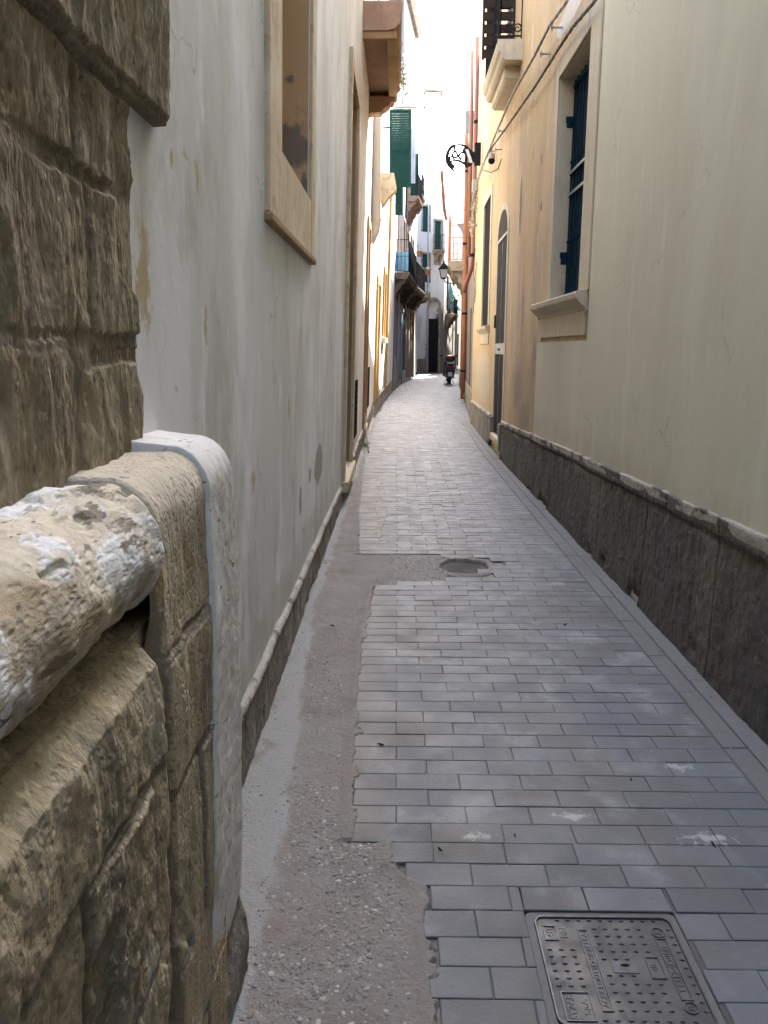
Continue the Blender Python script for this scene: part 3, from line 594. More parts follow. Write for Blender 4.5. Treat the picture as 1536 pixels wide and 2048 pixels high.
def arcp(cx, cz, rx_, rz_, a0, a1, n=16): return [(cx + rx_ * math.cos(R(a0 + (a1 - a0) * i / n)), cz + rz_ * math.sin(R(a0 + (a1 - a0) * i / n))) for i in range(n + 1)]
def sweep(name, prof, ylist, ns, mat, parent, disp, nmul=None, ystart=None, attrs=True):
    """profile in (x, z) extruded along y with a displacement along the profile normal; nmul shrinks the profile to its first point"""
    P, s = resample(prof, ns); T = np.gradient(P, axis=0); N = np.stack([-T[:, 1], T[:, 0]], 1); N /= np.linalg.norm(N, axis=1, keepdims=True)
    if N[len(N) // 2, 0] < 0: N = -N
    # smooth normals
    for _ in range(6): N[1:-1] = (N[:-2] + N[1:-1] + N[2:]) / 3
    N /= np.linalg.norm(N, axis=1, keepdims=True)
    Yg, Sg = np.meshgrid(ylist, s, indexing='ij'); Pz = np.broadcast_to(P[:, 1], Yg.shape); Px = np.broadcast_to(P[:, 0], Yg.shape)
    dsp, J = disp(Yg, Sg, Px, Pz)
    X = Px + N[None, :, 0] * dsp; Z = Pz + N[None, :, 1] * dsp
    if nmul is not None:
        m = np.asarray(nmul)[:, None]; cxx, czz = -.60, P[:, 1].mean()
        X = cxx + (X - cxx) * m; 
    if ystart is not None: Yg = ystart(Yg, Z)
    return grid(name, np.stack([X, Yg, Z], -1), mat, parent, {'joint': J})
# near torus moulding
pr = [(-.60, 1.40), (-.53, 1.402)] + arcp(-.475, 1.290, .106, .110, 88, -62, 26) + [(-.50, 1.165)]
yl = np.concatenate([np.linspace(-1.4, .4, 60)[:-1], np.linspace(.4, 1.165, 210)]); yl = np.concatenate([yl, 1.165 + .03 * np.sin(np.linspace(.15, 1.57, 10))]); 
nm = np.concatenate([np.ones(59 + 210), 1 - .22 * (1 - np.cos(np.linspace(.15, 1.57, 10))) ** 2.2])
def d_t(Y, S_, Px, Pz):
    d = .016 * fbm(Y * 3, S_ * 4, 0, 3, 51) + .006 * fbm(Y * 14, S_ * 14, 0, 4, 55)
    pit = sstep(.28, .36, fbm(Y * 11, S_ * 22, 3, 4, 60)); chip = sstep(.25, .5, fbm(Y * 4, S_ * 4, 9, 3, 66)) * .008
    return d - pit * .006 - chip + .002 * fbm(Y * 50, S_ * 50, 0, 3, 59) - .02 * sstep(1.10, 1.17, Y) * sstep(.3, 0, S_), pit * .25
sweep('moulding', pr, yl, 110, m_mould, sb, d_t, nm)
# second length of moulding, worn flat, over its own base course
pr = [(-.60, 1.405), (-.53, 1.40)] + arcp(-.458, 1.316, .080, .085, 85, 0, 14) + [(-.38, 1.20), (-.378, 1.09), (-.378, .85), (-.385, .5), (-.40, -.02)]
rects_c = [(1.186, 1.90, 1.095, 2.0), (1.186, 1.90, .845, 1.08), (1.19, 1.36, .49, .832), (1.37, 1.90, .30, .832), (1.19, 1.90, .25, .48), (1.19, 1.36, -.3, .24), (1.37, 1.9, -.3, .29)]
def d_c(Y, S_, Px, Pz):
    jit = .10 * (Y - 1.2) * 0; J, rv, dd = blocks_field(Y, Pz + .0, rects_c, .0045, .010, 71)
    d = (rv - .5) * .008 + .008 * fbm(Y * 6, S_ * 4, 0, 4, 75) + .004 * fbm(Y * 25, S_ * 10, 0, 4, 78) - .012 * sstep(.3, .5, fbm(Y * 8, S_ * 5, 4, 4, 81)) * (Pz < 1.08)
    ed = sstep(1.175, 1.20, Y)
    return d - J * (.001 + .007 * sstep(-.1, .3, fbm(Y * 5, Pz * 3, 9, 2, 47))) - (.012 + .02 * sstep(1.2, 1.1, Pz)) * (1 - ed), J
sweep('moulding_end_block', pr, np.linspace(1.165, 1.53, 120), 420, m_block, sb, d_c)
# near base courses below the torus
pr = [(-.52, 1.172), (-.45, 1.168), (-.40, 1.150), (-.372, 1.118), (-.368, 1.05), (-.372, .85), (-.385, .5), (-.42, -.02)]
rects_n = [(-2, .58, .978, 2), (.60, 1.142, .965, 2), (-2, .80, .70, .96), (.815, 1.05, .66, .952), (1.06, 1.14, .60, .95), (-2, .62, .36, .685), (.635, 1.10, .33, .645), (-2, .9, -.4, .345), (.915, 1.11, -.4, .318)]
def d_n(Y, S_, Px, Pz):
    J, rv, dd = blocks_field(Y, Pz, rects_n, .005, .024, 91)
    d = (rv - .5) * .014 + .014 * fbm(Y * 4, S_ * 3, 0, 4, 95) + .008 * fbm(Y * 16, S_ * 7, 0, 4, 98) - .016 * sstep(.22, .5, fbm(Y * 6, S_ * 4, 4, 4, 83)) + .003 * fbm(Y * 60, S_ * 40, 0, 2, 85)
    d = d * sstep(0, .05, S_)
    ed = 1 - sstep(1.118 , 1.142, Y + .012 * fbm(Pz * 8, 0, 0, 3, 5))
    return d - J * (.001 + .007 * sstep(-.1, .3, fbm(Y * 3, Pz * 3, 9, 2, 46))) - .05 * (1 - ed), np.maximum(J, 1 - ed)
sweep('base_course', pr, np.concatenate([np.linspace(-1.4, .4, 70)[:-1], np.linspace(.4, 1.15, 200)]), 360, m_block, sb, d_n)
mb = MB(); mb.hexa([(-.7, -6, -.1), (-.43, -6, -.1), (-.43, 1.53, -.1), (-.7, 1.53, -.1), (-.7, -6, 1.16), (-.412, -6, 1.16), (-.412, 1.53, 1.16), (-.7, 1.53, 1.16)]); mb.build('base_core', m_block, sb)

# ================================================================== white building (left)
wb = thing('white_building', 'long white and grey plastered building on the left with ochre stone window and door surrounds', 'building', (-.585, 9, 0))
WL = Wall((-.585, 1.50), (-.585, 18), 1, LEAN); W0 = 1.50      # u = y - 1.56
def wu(y): return y - W0
WH = 7.6
win1 = (wu(3.50), wu(4.66), 2.42, 4.1, .26); dr1 = (wu(8.02), wu(9.30), .24, 4.2, .28); dr2 = (wu(12.75), wu(13.55), .30, 3.5, .25)
mb = MB(); WL.facade(mb, WH, [win1, dr1, dr2]); wall_o = mb.build('wall', m_white, wb)
WL2 = Wall((-.585, 18), (-.41, 24.5), 1, LEAN); WL3 = Wall((-.41, 24.5), (-.22, 29.6), 1, LEAN)
o3 = (.5, 1.6, .34, 3.05, .2); o4 = (3.6, 4.7, 1.9, 3.6, .2)
mb = MB(); WL2.facade(mb, 9.6, [o3, o4]); WL3.facade(mb, 9.6, [(.9, 1.9, 5.0, 7.0, .2)]); mb.build('wall', m_sunwhite, wb)
# the near window
wn_ = MB(); F = WL.box
t = .13
F(wn_, win1[0] - .02 - .30, win1[0], win1[2] - .30, win1[3] + .2, -.02, .022)
F(wn_, win1[1], win1[1] + .17, win1[2] - .30, win1[3] + .2, -.02, .022)
F(wn_, win1[0], win1[1], win1[2] - .30, win1[2], -.02, .020)
F(wn_, win1[0], win1[1], win1[3], win1[3] + .2, -.02, .020)
wf = wn_.build('window', m_tan, wb, bevel=.006)
mb = MB(); a, b, c, d_ = win1[:4]
for q in ([a, a + .012, c, d_], [b - .012, b, c, d_]): F(mb, q[0], q[1], q[2], q[3], -.255, -.004)
F(mb, a + .012, b - .012, c, d_, -.258, -.235); mb.build('painted_reveal', m_reveal, wf)
mb = MB(); F(mb, a - .02 - .31, b + .175, win1[2] - .335, win1[2] - .302, -.02, .034); mb.build('sill', m_tandark, wf, bevel=.006)
def opening_frame(Wl, h, wdt, dn, mat, mat2, parent, name='door', near=None, leaf=m_darkwood, dep=None):
    mb = MB(); a, b, c, d = h[:4]; D = h[4] if len(h) > 4 else .28; nr = near or wdt
    Wl.box(mb, a - nr, a, c - .01, d + wdt, -.02, dn); Wl.box(mb, b, b + wdt, c - .01, d + wdt, -.02, dn); Wl.box(mb, a, b, d, d + wdt, -.02, dn - .002)
    o = mb.build(name, mat, parent, bevel=.005)
    mb = MB(); Wl.box(mb, a, a + .015, c, d, -D + .04, -.004); Wl.box(mb, b - .015, b, c, d, -D + .04, -.004); Wl.box(mb, a + .015, b - .015, d - .015, d, -D + .04, -.004); mb.build('reveal', mat2, o)
    mb = MB(); n = 3; 
    for k in range(n): Wl.box(mb, a + .017 + (b - a - .034) * k / n + .004, a + .017 + (b - a - .034) * (k + 1) / n - .004, c + .01, d - .017, -D + .02, -D + .06)
    mb.build('door_leaf' if name == 'door' else 'shutter_leaf', leaf, o); return o
opening_frame(WL, dr1, .14, .035, m_tan, m_tandark, wb, near=.12)
mb = MB(); WL.box(mb, dr1[0] - .16, dr1[1] + .16, .12, .235, -.2, .07); mb.build('door_step', m_trimstone, wb, bevel=.01)
opening_frame(WL, dr2, .10, .035, m_tandark, m_tandark, wb)
mb = MB(); WL.box(mb, dr2[0] - .14, dr2[1] + .14, .16, .295, -.2, .06); mb.build('door_step', m_trimstone, wb, bevel=.01)
opening_frame(WL2, o3, .16, .05, m_orframe, m_orframe, wb); opening_frame(WL2, o4, .12, .05, m_orframe, m_orframe, wb, 'window')
mb = MB(); WL2.box(mb, 3.4, 4.9, 1.72, 1.86, 0, .12); mb.build('sill', m_tan, wb, bevel=.01)
mb = MB(); WL2.box(mb, 6.15, 6.5, .3, 6.5, -.02, .07); mb.build('quoin', m_orframe, wb, bevel=.01)
# vent grilles
for (y0, y1, z0, z1) in ((9.62, 10.5, .46, 1.16), (13.9, 15.0, .52, 1.22)):
    mb = MB(); a, b = wu(y0), wu(y1)
    n = 7; m_ = 9
    for i in range(m_ + 1): z = z0 + (z1 - z0) * i / m_; WL.box(mb, a, b, z - .012, z + .012, .004, .018)
    for i in range(n + 1): u = a + (b - a) * i / n; WL.box(mb, u - .012, u + .012, z0 - .02, z1 + .02, .006, .020)
    g_ = mb.build('vent_grille', m_black, wb)
    mb = MB()
    for i in range(m_):
        for k in range(n):
            if (i + k) % 2 == 0: WL.box(mb, a + (b - a) * k / n, a + (b - a) * (k + 1) / n, z0 + (z1 - z0) * i / m_, z0 + (z1 - z0) * (i + 1) / m_, .003, .012)
    mb.build('grille_plate', m_black, g_)
# left cement plinth with a rounded, crumbling ledge
def plh(y): return np.interp(y, [1.7, 2.5, 5, 8, 12.6, 18, 30], [.32, .30, .25, .20, .27, .34, .40])
yl = np.concatenate([np.linspace(1.70, 4, 260)[:-1], np.linspace(4, 8.5, 200)[:-1], np.linspace(8.5, 29.4, 260)])
ts = np.linspace(0, 1, 44)
Yg, Tg = np.meshgrid(yl, ts, indexing='ij')
Hh = plh(Yg) + .018 * fbm(Yg * 3, 0, 0, 4, 11) + .003 * fbm(Yg * 14, 0, 0, 3, 12)
xw = np.interp(Yg, [a for a, _ in LX], [b for _, b in LX]) + LEAN * Hh
k = np.clip(Tg / .22, 0, 1); out = .028 * np.sin(k * np.pi / 2) ** .8; z = Hh + .022 - (.03 * (1 - np.cos(k * np.pi / 2)))
kk = np.clip((Tg - .22) / .78, 0, 1); z = np.where(Tg > .22, (Hh - .008) * (1 - kk) - .03 * kk, z); X = xw + out - np.where(Tg > .22, .012 * np.sin(np.clip(kk * 5, 0, 1) * np.pi / 2) + LEAN * (Hh - z), 0)
nz = .006 * fbm(Yg * 8, z * 8, 0, 4, 13) + .004 * fbm(Yg * 30, z * 22, 0, 3, 14) - .012 * sstep(.3, .5, fbm(Yg * 5, z * 5, 3, 3, 19))
X = X + nz * sstep(0, .1, Tg); lip = (1 - sstep(.2, .30, Tg)) * sstep(-.6, .1, fbm(Yg * 9, z * 9, 0, 3, 15))
grid('plinth', np.stack([X, Yg, z], -1), m_plinthL, wb, {'lip': lip})
# plastered end of the moulding, belongs to the white building
pr = [(-.60, 1.425), (-.53, 1.418)] + arcp(-.458, 1.318, .080, .088, 88, 0, 16) + [(-.376, 1.22), (-.372, 1.05), (-.376, .7), (-.385, .42), (-.40, .25)]
yl = np.concatenate([np.linspace(1.50, 1.53, 16)[:-1], np.linspace(1.53, 1.715, 45), 1.715 + .022 * np.sin(np.linspace(.2, 1.57, 8))])
nm = np.concatenate([np.ones(60), 1 - (1 - np.cos(np.linspace(.2, 1.57, 8))) ** 1.3])
def d_s(Y, S_, Px, Pz):
    return .005 * fbm(Y * 6, S_ * 3, 0, 3, 101) + .0018 * fbm(Y * 40, S_ * 40, 0, 3, 104) - .000 + .003 * sstep(.05, .2, S_) - .020 * (1 - sstep(1.502, 1.509, Y + .006 * fbm(S_ * 12, 0, 0, 4, 7))), np.zeros(Y.shape)
def ysh(Y, Z): return Y - np.clip((1.35 - Z) / .95, 0, 1.2) * .10 * np.clip((1.72 - Y) / .21, 0, 1)
sweep('plaster_end_strip', pr, yl, 260, m_strip, wb, d_s, nm, ysh)
pr = [(-.60, .46), (-.45, .45), (-.385, .42), (-.372, .36), (-.378, .18), (-.395, -.03)]
yl = np.concatenate([np.linspace(1.36, 1.72, 70), 1.72 + .028 * np.sin(np.linspace(.2, 1.57, 8))]); nm = np.concatenate([np.ones(70), 1 - (1 - np.cos(np.linspace(.2, 1.57, 8))) ** 1.3])
def d_b(Y, S_, Px, Pz):
    return .008 * fbm(Y * 8, S_ * 8, 0, 4, 111) + .004 * fbm(Y * 30, S_ * 25, 0, 3, 114) - .030 * sstep(.12, 0, np.abs(S_ - .0)) - .02 + .022 * sstep(1.36, 1.70, Y) - .03 * (1 - sstep(.30 , .46, .52 - Pz + .25 * (Y - 1.5) + .03 * fbm(Y * 14, 0, 0, 3, 6))), np.zeros(Y.shape)
P_ = sweep('broken_plinth_end', pr, yl, 120, m_plinthL, wb, d_b, nm)
# thin iron rods / wires leaning from the grilles
mb = MB(); mb.tube([(-.55, 13.2, .5), (-.50, 12.4, .25), (-.44, 11.8, .02)], .012, 6); tagit(mb.build('leaning_rod', m_cable), 'thin dark rod leaning out of the left wall foot below the vent grilles', 'rod')

# stone balcony over the left door
bl = thing('stone_balcony', 'brown moulded stone balcony slab high over the first door on the left', 'balcony', (-.3, 11.5, 5.2))
xi = float(wallx(5.4)) - .01
def prism(mb, pr, y0, y1):      # (x, z) outline extruded along y
    n = len(pr); mb.add([(x, y0, z) for x, z in pr] + [(x, y1, z) for x, z in pr], [tuple(range(n)), tuple(range(2 * n - 1, n - 1, -1))] + [(i, (i + 1) % n, n + (i + 1) % n, n + i) for i in range(n)]); return mb
mb = MB(); prism(mb, [(xi - .1, 5.58), (.04, 5.58), (.04, 5.50), (.015, 5.46), (.015, 5.36), (-.02, 5.33), (-.05, 5.30), (-.12, 5.28), (xi - .1, 5.28)], 10.1, 12.6)
mb.build('slab', m_brownstone, bl, bevel=.008)
mb = MB()
for (a, b) in ((10.12, 10.22), (12.45, 12.58)): mb.box(xi - .1, -.02, a, b, 5.19, 5.275)
mb.box(-.14, -.02, 10.22, 12.45, 5.19, 5.275); mb.build('soffit_border', m_tandark, bl, bevel=.006)
mb = MB(); prism(mb, [(xi - .08, 5.19), (-.06, 5.19), (-.07, 5.15), (-.12, 5.13), (-.15, 5.08), (-.22, 5.05), (-.26, 5.0), (xi - .08, 4.98)], 12.3, 12.55); mb.build('bracket', m_brownstone, bl, bevel=.01)
def railing(parent, pts, z, h, mat, sp=.11, r=.008, r2=.013, name='railing'):
    mb = MB(); P = [Vector(p) for p in pts]
    for a, b in zip(P[:-1], P[1:]):
        n = max(1, int((b - a).length / sp))
        for i in range(n + 1):
            q = a.lerp(b, i / n); mb.tube([(q.x, q.y, z + .03), (q.x, q.y, z + h)], r, 5)
        mb.tube([(a.x, a.y, z + h), (b.x, b.y, z + h)], r2, 6); mb.tube([(a.x, a.y, z + .06), (b.x, b.y, z + .06)], r2 * .8, 6); mb.tube([(a.x, a.y, z + h * .5), (b.x, b.y, z + h * .5)], r2 * .6, 5)
    return mb.build(name, mat, parent)
railing(bl, [(xi, 10.16, 0), (0, 10.16, 0), (0, 12.55, 0), (xi, 12.55, 0)], 5.58, .95, m_black)

# ================================================================== right side
def zpl(y): return np.interp(y, [-6, 3.1, 4.6, 11, 16.6], [.92, .83, .79, .56, .50])
# cream building
cb = thing('cream_building', 'cream plastered building wall at the near right above a dark roughcast plinth', 'building', (1.6, 2, 0))
RW = Wall((1.555, -30), (1.540, 9.6), -1); 
def ru(y): return y + 30
mb = MB(); RW.facade(mb, 10.5, [], 0, ru(6.45)); RW.facade(mb, 1.655, [], ru(6.45), ru(8.74), -.3, .2, .3); mb.build('wall', m_cream, cb)
bh = thing('added_sky_blocker', 'unseen plain block added behind the viewer to keep sky light off', 'building', (.5, -32, 0))
mb = MB(); mb.box(-6, 7, -36, -31, -.1, 9); mb.build('wall', m_cream, bh)  # unseen, added to cut the blue sky light from behind the camera
# orange building
ob = thing('orange_building', 'ochre orange plastered building on the right with barred blue window, arched door and balcony', 'building', (1.6, 11, 0))
RO = Wall((1.566, 6.0), (1.546, 11.4), -1); RO2 = Wall((1.546, 11.4), (1.64, 17.2), -1)
U0 = lambda y: y - 6.0
U2 = lambda y: (y - 11.4) / RO2.d.y
w1 = (U0(6.86), U0(8.10), 2.06, 4.12, .30)
w2 = (U2(13.85), U2(15.15), 1.98, 4.15, .28); dd = (U2(11.45), U2(12.62), .24, 3.22, .30); bd = (U0(10.9), U0(11.39), 5.35, 7.6, .25); bd2 = (U2(11.41), U2(12.3), 5.35, 7.6, .25)
mb = MB(); RO.facade(mb, 10.5, [w1], U0(6.0), U0(11.4), 1.0 if False else -.3); wo = mb.build('wall', m_orange, ob)
mb = MB(); RO2.facade(mb, 10.5, [w2, dd, bd2]); mb.build('wall', m_orange, ob)
# big barred window
mb = MB(); a, b, c, d_ = w1[:4]
for (u0, u1, z0, z1) in ((a - .33, a, c, d_ + .16), (b, b + .13, c, d_ + .16), (a, b, d_, d_ + .16)): RO.box(mb, u0, u1, z0, z1, -.02, .022)
bw = mb.build('window', m_trimstone, ob, bevel=.005)
mb = MB()
for q in ((a, a + .01, c, d_), (b - .01, b, c, d_)): RO.box(mb, *q, -.296, -.005)
RO.box(mb, a + .01, b - .01, d_ - .01, d_, -.296, -.005); RO.box(mb, a + .01, b - .01, c, c + .01, -.296, -.005); mb.build('reveal', m_trimstone, bw)
mb = MB(); RO.prof(mb, a - .30, b + .62, [(1.90, 0), (1.90, .018), (1.93, .022), (1.95, .05), (1.985, .085), (2.0, .098), (2.045, .102), (2.055, .095), (2.055, 0)], .0); mb.build('sill', m_trimstone, bw, bevel=.004)
mb = MB(); RO.box(mb, a - .26, b + .42, 1.70, 1.898, -.02, .024); RO.box(mb, b + .42, b + .55, 1.665, 1.897, -.02, .014); mb.build('apron', m_trimstone, bw, bevel=.005)
gr = MB(); n = 9
for i in range(n + 1):
    u = a + .04 + (b - a - .08) * i / n
    gr.tube([RO.pt(u, c + .02, -.13), RO.pt(u, d_ - .03, -.13)], .009, 6)
    for zz in (2.62, 3.36): gr.ball(RO.pt(u, zz, -.13), .018, 6, 4)
for zz in (c + .06, 3.06, 3.26, d_ - .08): RO.box(gr, a + .01, b - .01, zz - .016, zz + .016, -.142, -.118)
for zz in (2.5, 3.75): RO.box(gr, b - .012, b + .0, zz - .03, zz + .03, -.14, -.06)
g_ = gr.build('grille', m_blue, bw)
sh = MB(); n = 12
for i in range(n):
    u0 = a + .012 + (b - a - .024) * i / n; RO.box(sh, u0 + .002, u0 + (b - a - .024) / n - .002, c + .012, d_ - .012, -.17, -.150 + .004 * (i % 2))
for zz in (3.06, 3.24): RO.box(sh, a + .012, b - .012, zz - .03, zz + .03, -.15, -.145)
sh.build('shutter', m_blue, bw)
mb = MB()
for zz in (3.06, 3.26): RO.box(mb, a + .02, b - .02, zz - .012, zz + .012, -.117, -.112)
mb.build('pale_rail', m_grey, g_)
for zz in (2.45, 3.72):
    mb = MB(); RO.box(mb, b - .02, b + .0, zz - .04, zz + .04, -.14, -.07); RO.box(mb, b - .06, b - .012, zz - .012, zz + .012, -.13, -.11); mb.build('hinge', m_blue, bw)
# narrow window
mb = MB(); a, b, c, d_ = w2[:4]
for (u0, u1, z0, z1) in ((a - .16, a, c, d_ + .12), (b, b + .14, c, d_ + .12), (a, b, d_, d_ + .12)): RO2.box(mb, u0, u1, z0, z1, -.02, .018)
nw = mb.build('window', m_trimstone, ob, bevel=.005)
mb = MB(); RO2.box(mb, a + .005, b - .005, c + .005, d_ - .005, -.04, -.012); mb.build('shutter', m_dark, nw)
mb = MB(); RO2.prof(mb, a - .28, b + .28, [(1.84, 0), (1.84, .015), (1.88, .04), (1.92, .075), (1.97, .085), (1.975, 0)]); mb.build('sill', m_trimstone, nw, bevel=.004)
mb = MB(); RO2.box(mb, a - .15, b + .15, 1.66, 1.838, -.02, .016); mb.build('apron', m_trimstone, nw, bevel=.004)
# arched door: rounded head filled with a fan of plaster, black leaves
a, b, c, d_ = dd[:4]; um = (a + b) / 2; rr = (b - a) / 2
mb = MB(); NA = 16
def arch_ring(mb, r0, r1, zc, n0, n1, u_m=um, Wl=RO2, vr=.42):
    for i in range(NA):
        t0, t1 = math.pi * i / NA, math.pi * (i + 1) / NA
        q = [(r0, t0), (r1, t0), (r1, t1), (r0, t1)]
        mb.hexa([Wl.pt(u_m + r * math.cos(t), zc + r * vr * math.sin(t), n0) for r, t in q] + [Wl.pt(u_m + r * math.cos(t), zc + r * vr * math.sin(t), n1) for r, t in q])
arch_ring(mb, rr, rr + .16, 3.215, -.02, .008, vr=.62)
RO2.box(mb, a - .16, a, .50, 3.215, -.02, .008); RO2.box(mb, b, b + .14, .50, 3.215, -.02, .008)
ad = mb.build('door', m_trimstone, ob, bevel=.004)
mb = MB(); RO2.box(mb, a - .2, a - .0, .10, .50, -.02, .055); mb.build('door_base', m_plinthL, ad, bevel=.006); mb = MB(); RO2.box(mb, b + .0, b + .16, .10, .50, -.02, .055); mb.build('door_base', m_plinthL, ad, bevel=.006)
mb = MB()
NAr = 14; pts2 = [RO2.pt(um + rr * math.cos(math.pi * i / NAr), 3.21 + rr * .62 * math.sin(math.pi * i / NAr), .004) for i in range(NAr + 1)]
mb.add(pts2, [tuple(range(NAr + 1))]); b2 = MB(); v2 = [RO2.pt(um + rr * math.cos(math.pi * i / NAr), 3.21 + rr * .62 * math.sin(math.pi * i / NAr), n) for n in (.003, .012) for i in range(NAr + 1)]
k_ = NAr + 1; b2.add(v2, [tuple(range(k_)), tuple(range(2 * k_ - 1, k_ - 1, -1))] + [(i, (i + 1) % k_, k_ + (i + 1) % k_, k_ + i) for i in range(k_)]); b2.build('fanlight', m_darkwood, ad)
mb = MB(); RO2.box(mb, a + .004, b - .004, 3.17, 3.235, -.10, .010); mb.build('transom', m_grey, ad, bevel=.004)
for k, (u0, u1) in enumerate(((a + .01, um - .012), (um + .012, b - .01))):
    mb = MB(); RO2.box(mb, u0, u1, .26, 3.16, -.07, -.006); RO2.box(mb, u0 + .04, u1 - .04, .45, 1.45, -.006, .0); RO2.box(mb, u0 + .04, u1 - .04, 1.75, 3.0, -.006, .0); lf = mb.build('door_leaf', m_black, ad, bevel=.005)
    mb = MB(); RO2.box(mb, u0, u1, 1.50, 1.66, -.006, .003); mb.build('lock_rail', m_grey, lf)
mb = MB(); RO2.box(mb, um - .006, um + .006, .26, 3.16, -.06, .002); mb.build('door_edge_strip', m_grey, ad)
mb = MB(); mb.ball(RO2.pt(um - .05, 1.58, .015), .03, 8, 6); mb.build('handle', m_grey, ad, smooth=True)
mb = MB(); RO2.box(mb, a - .0, b + .0, .14, .245, -.3, .05); mb.build('threshold', m_trimstone, ad, bevel=.01)
mb = MB(); RO2.box(mb, b + .0, b + .03, 1.9, 2.1, -.03, .03); mb.build('meter_box', m_black, ob)
# plinth
def plinthR(y0, y1, parent, mat, dx, ny, seed, name='plinth', zoff=0.0, xs=None):
    yl = np.linspace(y0, y1, ny); ts = np.linspace(0, 1, 70); Yg, Tg = np.meshgrid(yl, ts, indexing='ij')
    Hh = zpl(Yg) + zoff + .010 * fbm(Yg * 2.5, 0, 0, 4, seed) + .004 * fbm(Yg * 20, 0, 0, 3, seed + 1)
    xw = np.interp(Yg, [a for a, _ in RX], [b for _, b in RX]); L1 = .10
    k = np.clip(Tg / L1, 0, 1); kk = np.clip((Tg - L1) / (1 - L1), 0, 1)
    z = np.where(Tg < L1, Hh, Hh * (1 - kk) - .02 * kk); n = np.where(Tg < L1, -.03 + (dx + .045) * k, dx + .015 - .012 * sstep(.10, .13, kk * 1.0) + .012 * kk)
    n = n + (.005 * fbm(Yg * 7, z * 7, 0, 4, seed + 2) + .004 * fbm(Yg * 40, z * 40, 0, 2, seed + 3)) * sstep(0, .1, Tg)
    n = n - .03 * sstep(.25, .45, fbm(Yg * 4, z * 3, 2, 3, seed + 8)) * sstep(.16, .0, z) + .004 * (fbm(Yg * 1.2, 0, 0, 2, seed + 5) > .1)
    for kj in (2.45, 3.55, 4.62, 5.7, 7.2, 8.4, 9.6, 14.2): n = n - .007 * np.exp(-((Yg - kj - .01 * fbm(z * 5, 0, 0, 2, 5)) / .007) ** 2) * sstep(.1, .16, Tg)
    # crumbling lip
    lipd = sstep(.28, .42, fbm(Yg * 3.5, 0, 8, 3, seed + 6)) * .012 * (1 - sstep(.10, .2, kk)); n = n - lipd; z = z - lipd * .3
    lip = (1 - sstep(.055, .085, kk)) * sstep(-.5, .1, fbm(Yg * 6, z * 20, 0, 3, seed + 7))
    return grid(name, np.stack([xw - n, Yg, z], -1), mat, parent, {'lip': lip}, flip=True)
plinthR(-6, 1.6, cb, m_plinthR, .020, 160, 201); plinthR(1.6, 6.6, cb, m_plinthR, .020, 520, 211)
plinthR(6.6, 11.25, ob, m_plinthR, .018, 300, 221); plinthR(12.8, 16.8, ob, m_plinthL, .03, 160, 231, zoff=-.02)
# right balcony
br = thing('stone_balcony', 'cream moulded stone balcony slab with iron scroll railing high on the orange building', 'balcony', (1.45, 12, 5.2))
mb = MB(); prism(mb, [(1.62, 5.34), (1.235, 5.34), (1.235, 5.30), (1.25, 5.27), (1.25, 5.24), (1.285, 5.20), (1.30, 5.15), (1.33, 5.12), (1.62, 5.12)], 10.6, 12.35); mb.build('slab', m_trimstone, br, bevel=.006)
mb = MB(); prism(mb, [(1.62, 5.12), (1.365, 5.12), (1.365, 5.02), (1.40, 4.99), (1.62, 4.99)], 10.85, 12.25); mb.build('soffit_block', m_trimstone, br, bevel=.006)
rl = railing(br, [(1.53, 10.66, 0), (1.27, 10.66, 0), (1.27, 12.3, 0), (1.60, 12.3, 0)], 5.34, 1.0, m_black, .13)
mb = MB()
for c_ in ((1.36, 10.65, 5.48), (1.48, 10.65, 5.48)):
    mb = MB(); mb.tube(spiral(c_, (1, 0, 0), (0, 0, 1), .012, .055, 0, 8.5, 24), .007, 5); mb.tube(spiral((c_[0], c_[1], c_[2] + .02), (-1, 0, 0), (0, 0, 1), .03, .06, 1, 6, 14), .006, 5); mb.build('scroll', m_black, rl)
for k in range(6): mb = MB(); mb.tube(spiral((1.265, 10.8 + .26 * k, 5.48), (0, 1, 0), (0, 0, 1), .012, .06, 0, 8.5, 20), .007, 5); mb.build('scroll', m_black, rl)
mb = MB()
for k in range(2): RO2.box(mb, bd2[0] + .01 + k * .44, bd2[0] + .43 + k * .44, 5.37, 7.55, -.08, -.04)
mb.build('balcony_door', m_darkwood, ob, bevel=.005)
mb = MB()
for k in range(14): RO2.box(mb, bd2[0] - .03, bd2[0] + .0, 5.4 + .15 * k, 5.5 + .15 * k, .0, .42)
RO2.box(mb, bd2[0] - .035, bd2[0] - .005, 5.38, 7.6, .0, .03); RO2.box(mb, bd2[0] - .035, bd2[0] - .005, 5.38, 7.6, .40, .43); mb.build('open_shutter', m_darkwood, ob)
# cables
def cable(name, label, pxs, r, mat, X=1.47, twist=None, ties=True, jig=.004):
    pts = [at_x(px, py, X) for px, py in pxs]; L = []
    for a, b in zip(pts[:-1], pts[1:]):
        n = max(2, int((b - a).length / .05))
        for i in range(n): L.append(a.lerp(b, i / n))
    L.append(pts[-1]); root = thing(name, label, 'cable', pts[0]); mb = MB()
    for s in range(3):
        q = [p + Vector((math.cos(i * .55 + s * 2.1) * r * 1.1, 0, math.sin(i * .55 + s * 2.1) * r * 1.1 )) + Vector((rng.normal(0, jig * .3), 0, rng.normal(0, jig * .3))) for i, p in enumerate(L)]
        mb.tube(q, r, 5)
    mb.build('strands', mat, root)
    if ties:
        for i in range(6, len(L) - 2, 9):
            mb = MB(); p = L[i]; mb.tube([p + Vector((0, -.02, .0)), p + Vector((0, .02, .0))], r * 2.6, 6)
        mb.build('ties', m_cablel, root)
    return root
